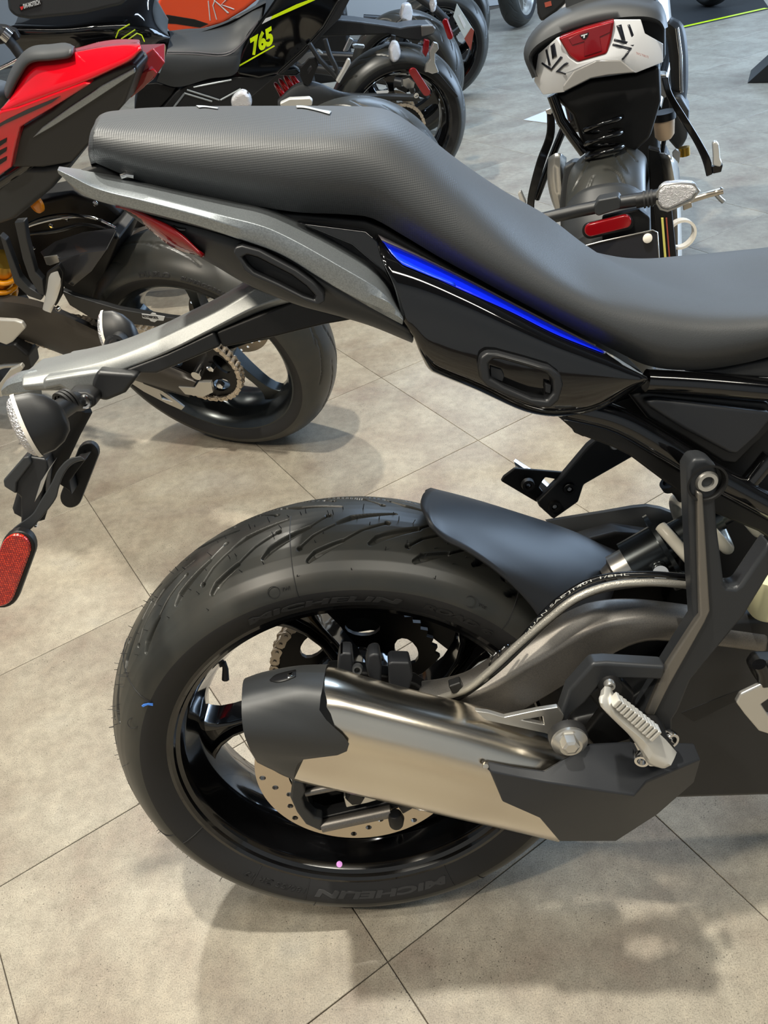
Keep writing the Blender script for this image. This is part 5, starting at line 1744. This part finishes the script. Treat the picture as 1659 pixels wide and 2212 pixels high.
# ---- W: white bike seen from behind
FW = Frame(.745, 1.322, math.radians(72), .15)
FW.dk = {'x': 0}
W_ = thing('motorcycle', 'white tailed motorcycle with black chevrons seen from behind at upper right', 'motorcycle', FW.M)


def WT(pts, x):
    return FW.T(pts, x=x)


def plateW(name, pts, x, thick, m, parent=W_, bevel=.003, seg=2, holes=()):
    return plate(name, WT(pts, x), thick, m, parent, [WT(h, x) for h in holes], bevel, direction=(1, 0, 0), seg=seg)


bg_wheel(W_, bg_tyre2, .3)
chain(W_, .087, .1035, .5, .43, .04)
# hugger mudguard: shell round the rear of the tyre
bm = bmesh.new()
G2 = []
for i in range(25):
    a = math.radians(120 + 44 * i / 24)
    row_ = []
    wv = .102 if i > 1 else .095
    for j in range(15):
        f = -1 + 2 * j / 14
        r = .334 - .060 * abs(f) ** 2.6
        row_.append(bm.verts.new((r * math.cos(a), wv * f * (1 - .05 * f * f), R0 + r * math.sin(a))))
    G2.append(row_)
for i in range(24):
    for j in range(14):
        bm.faces.new((G2[i][j], G2[i + 1][j], G2[i + 1][j + 1], G2[i][j + 1]))
finish('mudguard', bm, 'plastic_grey', W_, 60, solid=.004)
# seat hump
rows('seat', [WT([(1150, 170), (1131, 119), (1138, 88), (1165, 52), (1222, 14), (1320, -20), (1420, 0), (1437, 26), (1443, 58)], .06), WT([(1153, 168), (1136, 120), (1146, 92), (1172, 62), (1226, 30), (1318, 6), (1412, 14), (1432, 34), (1440, 60)], -.04),
              WT([(1158, 166), (1142, 124), (1152, 104), (1180, 84), (1232, 62), (1314, 42), (1400, 36), (1428, 46), (1436, 62)], -.06), WT([(1162, 166), (1150, 128), (1160, 112), (1188, 94), (1240, 72), (1314, 54), (1396, 46), (1424, 54), (1432, 66)], -.02)], 'vinyl', W_, n=40, k=4, smooth=80)
plateW('seat_body', [(1222, 40), (1300, 20), (1380, 15), (1420, 40), (1425, -60), (1360, -110), (1250, -100), (1215, -40)], .02, .5, 'vinyl', bevel=.02)
# tail: white shell with facets
tv = FW.T([(1164, 116, -.03), (1204, 81, -.06), (1262, 61, -.075), (1328, 42, -.075), (1384, 42, -.06), (1392, 72, -.05), (1431, 94, -.02), (1431, 134, -.01), (1374, 156, -.06), (1312, 160, -.07), (1276, 168, -.07), (1218, 198, -.05), (1175, 204, -.01), (1155, 174, -.0), (1229, 123, -.085), (1247, 138, -.087), (1312, 120, -.087), (1372, 112, -.08), (1215, 160, -.07), (1240, 152, -.082), (1290, 128, -.088), (1341, 128, -.085)], x=0)
tail = facets('tail_shell', tv, [(0, 1, 14, 18, 13), (1, 2, 15, 14), (2, 3, 16, 15), (3, 4, 5, 17, 16), (5, 6, 7, 17), (13, 18, 11, 12), (14, 15, 20, 19, 18), (15, 16, 21, 20), (16, 17, 8, 21), (17, 7, 8), (18, 19, 10, 11), (19, 20, 21, 8, 9, 10)], 'white_paint', W_, solid=.006, bevel=.002, smooth=40)
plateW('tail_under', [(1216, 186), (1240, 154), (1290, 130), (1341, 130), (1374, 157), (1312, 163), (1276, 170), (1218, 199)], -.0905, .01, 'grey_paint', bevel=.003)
tlw = plateW('tail_light', [(1205, 82), (1262, 61), (1328, 43), (1322, 80), (1312, 118), (1247, 137), (1229, 122)], -.092, .03, 'red_lens', bevel=.006, seg=3)
plateW('lamp_bar', [(1262, 66), (1322, 48), (1318, 70), (1296, 80), (1300, 110), (1262, 122), (1262, 90), (1236, 98), (1228, 84)], -.094, .004, 'red_dark', tlw, bevel=.001)
plateW('lamp_emblem', [(1252, 76), (1272, 70), (1270, 78), (1264, 85), (1258, 84)], -.0955, .002, 'plastic_deep', tlw, bevel=0)
plateW('lamp_emblem_mark', [(1255, 76.5), (1269, 72.5), (1268, 75), (1264, 76), (1263, 82), (1260, 82.5), (1260, 77.5), (1256, 79)], -.0965, .001, 'logo_light', tlw, bevel=0)
tb_ = bvh_of(tail)
for qa, qb in (([(1330, 56), (1341, 86)], [(1341, 53), (1350, 88)]), ([(1354, 54), (1367, 91)], [(1359, 53), (1372, 88)]), ([(1324, 88), (1366, 100)], [(1326, 84), (1371, 94)]), ([(1321, 98), (1358, 108)], [(1323, 94), (1364, 104)]), ([(1358, 107), (1341, 126)], [(1364, 105), (1345, 128)]),
               ([(1192, 98), (1196, 126)], [(1201, 91), (1206, 120)]), ([(1181, 107), (1188, 140)], [(1185, 104), (1193, 140)]), ([(1172, 136), (1194, 152)], [(1174, 133), (1196, 147)]), ([(1194, 152), (1219, 122)], [(1193, 147), (1214, 120)]), ([(1203, 154), (1226, 132)], [(1208, 155), (1230, 134)]), ([(1204, 154), (1222, 159)], [(1208, 151), (1224, 156)])):
    decal('tail_graphic', FW, tb_, qa, qb, 'graphic_black', tail, n=6, k=2, lift=.0042)
c0 = FW.P(1374, 117, x=-.088)
ex_ = FW.P(1401, 126, x=-.088) - c0
text_plane('tail_text', 'TRIPLE TRIBUTE', .006, c0, ex_, Vector((0, 0, 1)), 'plate_red', tail, width=ex_.length)
plateW('tail_filler', [(1142, 140), (1142, 124), (1160, 100), (1204, 78), (1262, 56), (1328, 36), (1400, 30), (1438, 48), (1438, 130), (1400, 150), (1270, 165), (1175, 200), (1156, 176)], .0, .08, 'plastic_deep', bevel=.01)
# black inner fender
plateW('inner_fender', [(1190, 205), (1218, 200), (1276, 172), (1374, 158), (1425, 140), (1428, 220), (1404, 300), (1370, 330), (1262, 330), (1236, 250)], .03, .12, 'plastic_deep', bevel=.01)
hel = []
ws0 = FW.P(1318, 330, x=.16)
wsx = Vector((.25, 0, 1)).normalized()
for i in range(80):
    t = i / 79
    aa = 2 * PI * 5 * t
    hel.append(ws0 + wsx * (.15 * t - .02) + Vector((1, 0, 0)).cross(wsx).normalized() * (math.cos(aa) * .042) + Vector((1, 0, -.25)).normalized() * (math.sin(aa) * .042))
tube('shock_spring', [p - Vector((.19, 0, .01)) for p in hel], .006, 'tube_black', W_, seg=9)
tube('frame_tube', WT([(1192, 205), (1212, 260), (1240, 300), (1262, 330)], .02), .012, 'tube_black', W_, seg=10)
# hangers and pegs
rows('footrest_hanger', [WT([(1428, 168), (1438, 205), (1466, 255), (1500, 310), (1518, 350), (1526, 382)], .22), WT([(1444, 166), (1450, 196), (1482, 250), (1516, 306), (1536, 346), (1540, 376)], .22),
                         WT([(1444, 166), (1450, 196), (1482, 250), (1516, 306), (1536, 346), (1540, 376)], .25), WT([(1428, 168), (1438, 205), (1466, 255), (1500, 310), (1518, 350), (1526, 382)], .25)], 'tube_black', W_, n=20, k=1, close=True, caps=True, smooth=40, bevel=.003)
rows('footrest_hanger', [WT([(1181, 236), (1180, 290), (1160, 345), (1140, 425), (1138, 452)], .22), WT([(1198, 236), (1198, 292), (1180, 345), (1156, 428), (1154, 452)], .22),
                         WT([(1198, 236), (1198, 292), (1180, 345), (1156, 428), (1154, 452)], .25), WT([(1181, 236), (1180, 290), (1160, 345), (1140, 425), (1138, 452)], .25)], 'tube_black', W_, n=20, k=1, close=True, caps=True, smooth=40, bevel=.003)
strip_w = lambda nm, q, x_, r, m: tube(nm, WT(q, x_), r, m, W_, seg=10)
strip_w('hanger_strut', [(1224, 262), (1196, 330), (1158, 430)], .30, .010, 'tube_black')
plateW('footpeg', [(1538, 310), (1545, 305), (1553, 312), (1556, 344), (1560, 352), (1556, 362), (1540, 358), (1540, 340)], .21, .02, 'alu_peg', bevel=.004)
plateW('footpeg', [(1118, 418), (1124, 412), (1136, 440), (1134, 446), (1124, 438)], .21, .02, 'alu_peg', bevel=.003)
plateW('peg_clip', [(1538, 360), (1562, 356), (1558, 372), (1540, 376)], .22, .015, 'tube_black', bevel=.002)
plateW('clutch_bolt', [(1178, 238), (1188, 234), (1196, 240), (1190, 248), (1180, 246)], .215, .01, 'alu', bevel=.002)
# muffler side on the left, silver
rows('muffler', [WT([(1186, 340), (1184, 390), (1192, 430), (1208, 470)], .1), WT([(1204, 330), (1206, 380), (1210, 420), (1214, 460)], .06), WT([(1222, 340), (1222, 390), (1222, 430), (1220, 470)], .12)], 'alu', W_, n=14, k=4, smooth=60, solid=.004)
plateW('chain_guard', [(1218, 362), (1238, 350), (1258, 352), (1250, 400), (1228, 460), (1206, 480), (1210, 430)], .05, .04, 'plastic_grey', bevel=.006)
# swingarm, right side, bluish grey
rows('swingarm', [WT([(1424, 330), (1436, 390), (1446, 470), (1452, 570)], .16), WT([(1444, 334), (1456, 395), (1462, 470), (1464, 570)], .10), WT([(1462, 350), (1466, 410), (1470, 480), (1472, 570)], .16)], 'alu', W_, n=20, k=4, smooth=60, solid=.004)
plateW('swingarm_inner', [(1400, 320), (1426, 326), (1440, 400), (1452, 580), (1410, 580), (1404, 440)], .17, .03, 'plastic_deep', bevel=.004)
lathe('fluid_reservoir', [(-.03, 0), (-.03, .016), (-.02, .024), (.018, .026), (.018, 0)], 'reservoir_warm', W_, FW.P(1435, 274, x=.27), (0, 0, 1), seg=24)
lathe('reservoir_cap', [(.018, 0), (.018, .029), (.036, .029), (.036, 0)], 'plastic_deep', W_, FW.P(1435, 274, x=.27), (0, 0, 1), seg=24)
strip_w('reservoir_hose', [(1436, 292), (1430, 330), (1442, 380)], .26, .006, 'cable')
strip_w('gold_canister', [(1478, 318), (1479, 336)], .30, .014, 'gold')
plateW('engine_cover', [(1444, 210), (1470, 205), (1490, 240), (1486, 300), (1466, 330), (1440, 300), (1446, 250)], .34, .12, 'plastic_grey', bevel=.012)
plateW('brake_pedal', [(1452, 330), (1460, 322), (1470, 330), (1468, 350), (1460, 360), (1454, 350)], .28, .01, 'alu_peg', bevel=.002)
# radiator side and frame along the right edge
rows('frame_side', [WT([(1448, 40), (1470, 52), (1480, 90), (1482, 190), (1476, 222)], .40), WT([(1440, 50), (1456, 62), (1466, 100), (1468, 195), (1470, 225)], .38), WT([(1436, 60), (1444, 80), (1450, 130), (1454, 190), (1460, 220)], .42)], 'plastic_deep', W_, n=20, k=3, smooth=50, solid=.01)
strip_w('frame_tube', [(1462, 60), (1470, 120), (1472, 200)], .375, .005, 'chrome')
plateW('hanger_mount', [(1420, 160), (1440, 160), (1446, 200), (1436, 214), (1420, 200)], .24, .04, 'alu', bevel=.004)
# dash and bars ahead of the seat
plateW('mirror_cap', [(1158, 0), (1164, -20), (1222, -20), (1226, 4), (1200, 28), (1168, 50), (1160, 30)], .55, .08, 'plastic', bevel=.01)
plateW('side_badge', [(1176, 6), (1190, 2), (1192, 12), (1178, 16)], .548, .002, 'plate_red', bevel=0)
# tail indicators, reflector, plate
tube('indicator_bar', WT([(1150, 478), (1250, 455), (1340, 437), (1424, 424)], -.30), .0135, 'plastic', W_, seg=14)
plateW('bar_clamp', [(1282, 446), (1292, 432), (1335, 424), (1342, 434), (1340, 452), (1292, 468), (1284, 462)], -.315, .035, 'plastic_grey', bevel=.004)
tube('indicator_collar', WT([(1374, 434), (1424, 424)], -.30), .015, 'plastic_deep', W_, seg=16)
for k_ in range(3):
    a_ = FW.P(1392 + 8 * k_, 431 - 1.6 * k_, x=-.30)
    lathe('collar_ring', [(-.002, .0145), (-.002, .0172), (.002, .0172), (.002, .0145)], 'rubber_soft', W_, a_, FW.P(1424, 424, x=-.3) - FW.P(1374, 434, x=-.3), seg=16)
il = plateW('indicator', [(1421, 414), (1434, 401), (1470, 398), (1498, 400), (1509, 412), (1494, 430), (1462, 446), (1442, 454), (1428, 450), (1420, 438)], -.318, .035, 'lens_inner', bevel=.008, seg=3)
tube('indicator_rim', WT([(1420, 414), (1434, 400), (1470, 397), (1499, 399), (1510, 412), (1495, 431), (1462, 447), (1442, 455), (1427, 451), (1419, 438)], -.312), .003, 'alu', il, seg=6, closed=True)
plateW('reflector', stadium((1276, 498), (1350, 480), 14), -.32, .012, 'red_lens', bevel=.003)
plateW('reflector_case', stadium((1274, 500), (1352, 482), 17), -.312, .012, 'plastic_deep', bevel=.003)
npl = plateW('number_plate', [(1230, 540), (1298, 522), (1410, 497), (1420, 502), (1424, 560), (1424, 640), (1240, 660)], -.33, .004, 'graphic_black', bevel=.001)
tube('plate_edge', WT([(1230, 540), (1298, 522), (1410, 497), (1420, 502), (1424, 560)], -.332), .0014, 'alu', npl, seg=6)
lathe('plate_bolt', [(.0, 0), (0, .0095), (.006, .0095), (.008, .006), (.008, 0)], 'pale_ring', npl, FW.P(1399, 514, x=-.332), (-1, 0, .2), seg=20)
plateW('plate_mount', [(1300, 470), (1380, 452), (1404, 470), (1404, 520), (1300, 540)], -.300, .02, 'plastic_deep', bevel=.004)
plateW('yellow_strip', [(1428, 472), (1433, 472), (1440, 560), (1435, 560)], -.10, .006, 'yellow_strip', bevel=0)
plateW('red_strip', [(1438, 472), (1441, 472), (1448, 560), (1445, 560)], -.10, .006, 'plate_red', bevel=0)
plateW('rear_stay', [(1412, 440), (1450, 440), (1462, 560), (1424, 560)], -.09, .02, 'plastic_deep', bevel=.003)
# rider's footpeg with ribbed top and silver tip
tube('rider_footpeg', WT([(1492, 432), (1530, 420), (1562, 412)], .30), .009, 'steel_dull', W_, seg=10)
tube('peg_feeler', WT([(1545, 418), (1556, 430), (1563, 436)], .30), .006, 'alu', W_, seg=8)
tube('peg_feeler', WT([(1552, 416), (1560, 406)], .30), .005, 'alu', W_, seg=8)
plateW('peg_pivot', [(1474, 440), (1494, 436), (1496, 448), (1476, 456)], .29, .02, 'steel_dull', bevel=.003)
lathe('cable_ring', [(-.01, .03), (-.01, .036), (.01, .036), (.01, .03)], 'pale_ring', W_, FW.P(1470, 505, x=.0), (1, .3, 0), seg=24, closed=True)

# ------------------------------------------------------------------ other things on the floor
def floor_pt(px, py, z=0):
    d = _fw + _rt * ((px - IW / 2) / FPX) - _up * ((py - IH / 2) / FPX)
    return CAM + d * ((z - CAM.z) / d.z)


q = [floor_pt(1462, 65), floor_pt(1662, 20), floor_pt(1662, 20) + Vector((.6, 1.9, 0)), floor_pt(1462, 65) + Vector((-.3, 1.9, 0))]
mt = plate('floor_mat', [p + Vector((0, 0, .001)) for p in q], .005, 'mat_black', None, bevel=.001, direction=(0, 0, 1))
mt['label'] = 'black floor mat with a yellow edge line at the top right'
mt['category'] = 'mat'
e_ = (q[1] - q[0]).normalized()
n_ = Vector((-e_.y, e_.x, 0))
plate('edge_line', [q[0] + n_ * .015 + Vector((0, 0, .0062)), q[1] + n_ * .015 + Vector((0, 0, .0062)), q[1] + n_ * .055 + Vector((0, 0, .0062)), q[0] + n_ * .055 + Vector((0, 0, .0062))], .001, 'yellow_line', mt, bevel=0, direction=(0, 0, 1))
# wedge-shaped stand foot at the right edge
w0, w1 = floor_pt(1614, 180), floor_pt(1700, 178)
bm = bmesh.new()
dd = (w1 - w0).normalized()
bk_ = Vector((-dd.y, dd.x, 0)) * .35
vs_ = [bm.verts.new(p) for p in (w0, w1 + dd * .25, w1 + dd * .25 + Vector((0, 0, .25)), w0 + dd * .20 + Vector((0, 0, .20)), w0 + bk_, w1 + dd * .25 + bk_, w1 + dd * .25 + bk_ + Vector((0, 0, .25)), w0 + dd * .20 + bk_ + Vector((0, 0, .20)))]
for f in ((0, 1, 2, 3), (4, 5, 6, 7), (0, 1, 5, 4), (3, 2, 6, 7), (0, 3, 7, 4), (1, 2, 6, 5)):
    bm.faces.new([vs_[i] for i in f])
wd = finish('wheel_ramp', bm, 'plastic', None, 30, .004)
wd['label'] = 'black wedge shaped ramp standing on the floor at the right edge'
wd['category'] = 'ramp'
# white sheet on the floor by the white bike
cardp = [floor_pt(1131, 260), floor_pt(1186, 238), floor_pt(1230, 226), floor_pt(1240, 270), floor_pt(1186, 267)]
cd_ = plate('floor_plate', [p + Vector((0, 0, .0005)) for p in cardp], .003, 'white_paint', None, bevel=.0005, direction=(0, 0, 1))
cd_['label'] = 'pale pointed plate lying on the floor left of the white motorcycle'
cd_['category'] = 'plate'
# wheel of a motorcycle standing on the mat
FM = Frame(*floor_pt(1535, 14).to_2d(), math.radians(100), .1, .006)
M_ = thing('motorcycle', 'motorcycle on the black mat, only the bottom of its tyre in view', 'motorcycle', FM.M)
bg_wheel(M_, bg_tyre2, .2)
tube('swingarm', [(0, .11, .316), (.3, .11, .40), (.6, .08, .48)], .025, 'plastic', M_, seg=12)
# front wheel of one more bike past the end of the row
FN = Frame(1.62, 7.6, math.radians(60), .1)
N_ = thing('motorcycle', 'motorcycle beyond the end of the row, a strip of its wheel showing', 'motorcycle', FN.M)
bg_wheel(N_, bg_tyre2, .2, 'alu')
# ------------------------------------------------------------------ front halves of the bikes, beyond the frame
def engine(root, x0, z0=.17, w_=.14, h=.40, L=.42):
    m = boxo('crankcase', (x0 + L * .5, 0, z0 + h * .28), (L, w_ * 2, h * .5), 'plastic', root, bevel=.035)
    boxo('cylinder_block', (x0 + L * .62, 0, z0 + h * .70), (L * .46, w_ * 1.6, h * .55), 'plastic_deep', root, Matrix.Rotation(.22, 3, 'Y'), .02)
    for sg in (-1, 1):
        lathe('clutch_cover', [(0, .085), (.018, .080), (.026, .062), (.028, 0)], 'swing_dark', root, (x0 + L * .36, sg * w_, z0 + h * .32), (0, sg, 0), seg=36)
    return m


def front_half(root, tank_m, tx=.60, ez=.17, ex=.50, tw=.15, tank=True, wheel_me=None):
    if tank:
        st = [(tx, .05, .80, .84), (tx + .05, .085, .76, .90), (tx + .16, tw, .74, .97), (tx + .28, tw * 1.05, .74, 1.0), (tx + .40, tw * .9, .77, .98), (tx + .46, .06, .82, .93)]
        R = []
        for k in range(7):
            a = PI * k / 6
            R.append([Vector((x_, -w_ * math.cos(a), zl + (zh - zl) * math.sin(a) ** .7)) for x_, w_, zl, zh in st])
        rows('fuel_tank', R, tank_m, root, n=26, k=4, smooth=80)
        lathe('filler_cap', [(0, .03), (.006, .028), (.007, 0)], 'alu', root, (tx + .26, 0, .998), (0, 0, 1), seg=28)
    engine(root, ex, ez)
    for sg in (-1, 1):
        tube('frame_spar', [(tx - .12, sg * .10, .60), (tx + .12, sg * .135, .70), (tx + .40, sg * .09, .86), (tx + .52, sg * .04, .92)], .024, 'tube_black', root, seg=12, n=14)
        tube('fork_leg', [(tx + .53, sg * .10, .98), (tx + .64, sg * .10, .66), (tx + .80, sg * .10, .30)], .026, 'swing_dark', root, seg=14)
        tube('handlebar', [(tx + .50, 0, 1.03), (tx + .50, sg * .12, 1.05), (tx + .46, sg * .26, 1.10), (tx + .40, sg * .37, 1.09)], .011, 'tube_black', root, seg=10, n=14)
        tube('grip', [(tx + .435, sg * .31, 1.097), (tx + .39, sg * .39, 1.088)], .017, 'rubber_soft', root, seg=12)
    boxo('fork_yoke', (tx + .53, 0, .99), (.06, .26, .03), 'plastic', root, bevel=.008)
    lathe('headlamp', [(-.06, 0), (-.06, .05), (0, .085), (.05, .09), (.06, .08), (.065, 0)], 'plastic', root, (tx + .62, 0, .93), (1, 0, -.15), seg=32)
    boxo('radiator', (tx + .44, 0, .52), (.04, .30, .30), 'plastic_deep', root, Matrix.Rotation(-.2, 3, 'Y'), .008)
    # front wheel
    t = bpy.data.objects.new('front_tyre', wheel_me)
    COL.objects.link(t)
    t.parent = root
    t.location = (tx + .81, 0, 0)
    t.scale = (.95, .70, .95)
    ro = lathe('front_rim', [(-.055, .224), (-.05, .212), (-.02, .192), (.02, .192), (.05, .212), (.055, .224), (.03, .205), (-.03, .205)], 'rim_black', root, (tx + .81, 0, R0 * .95), seg=72, closed=True)
    for q in range(5):
        a = 2 * PI * q / 5
        tube('front_spoke', [(tx + .81 + .03 * math.cos(a), 0, .30 + .03 * math.sin(a)), (tx + .81 + .197 * math.cos(a), 0, .30 + .197 * math.sin(a))], [.018, .012], 'rim_black', ro, seg=8)
    for sg in (-1, 1):
        lathe('front_disc', [(0, .10), (0, .155), (.005, .155), (.005, .10)], 'steel_dull', root, (tx + .81, sg * .065, .30), (0, 1, 0), seg=60, closed=True)
    lathe('front_axle', [(-.11, 0), (-.11, .012), (.11, .012), (.11, 0)], 'chrome', root, (tx + .81, 0, .30), (0, 1, 0), seg=16)


front_half(bike, 'gloss_black', tx=.62, ex=.56, wheel_me=bg_tyre2)
boxo('side_stand', (.62, .16, .14), (.05, .02, .34), 'plastic', bike, Matrix.Rotation(.35, 3, 'X'), .006)
front_half(A, 'red_paint', tx=.62, ex=.66, wheel_me=bg_tyre2)
rows('seat', [[Vector((x_, y_ * w_, z_ - (.035 if abs(y_) > .9 else 0))) for x_, w_, z_ in ((.30, .10, .93), (.42, .13, .87), (.54, .12, .85), (.66, .07, .88))] for y_ in (-1, -.7, 0, .7, 1)], 'vinyl', A, n=16, k=4, smooth=80, solid=.03)
for sg in (-1, 1):
    tube('subframe_tube', [(.10, sg * .07, .88), (.35, sg * .08, .78), (.55, sg * .10, .66)], .013, 'tube_black', A, seg=10)
front_half(W_, 'white_paint', tx=.55, ex=.52, wheel_me=bg_tyre2)
engine(C_, .62, .14, .13, .34)
engine(B, .60, .14, .13, .34)
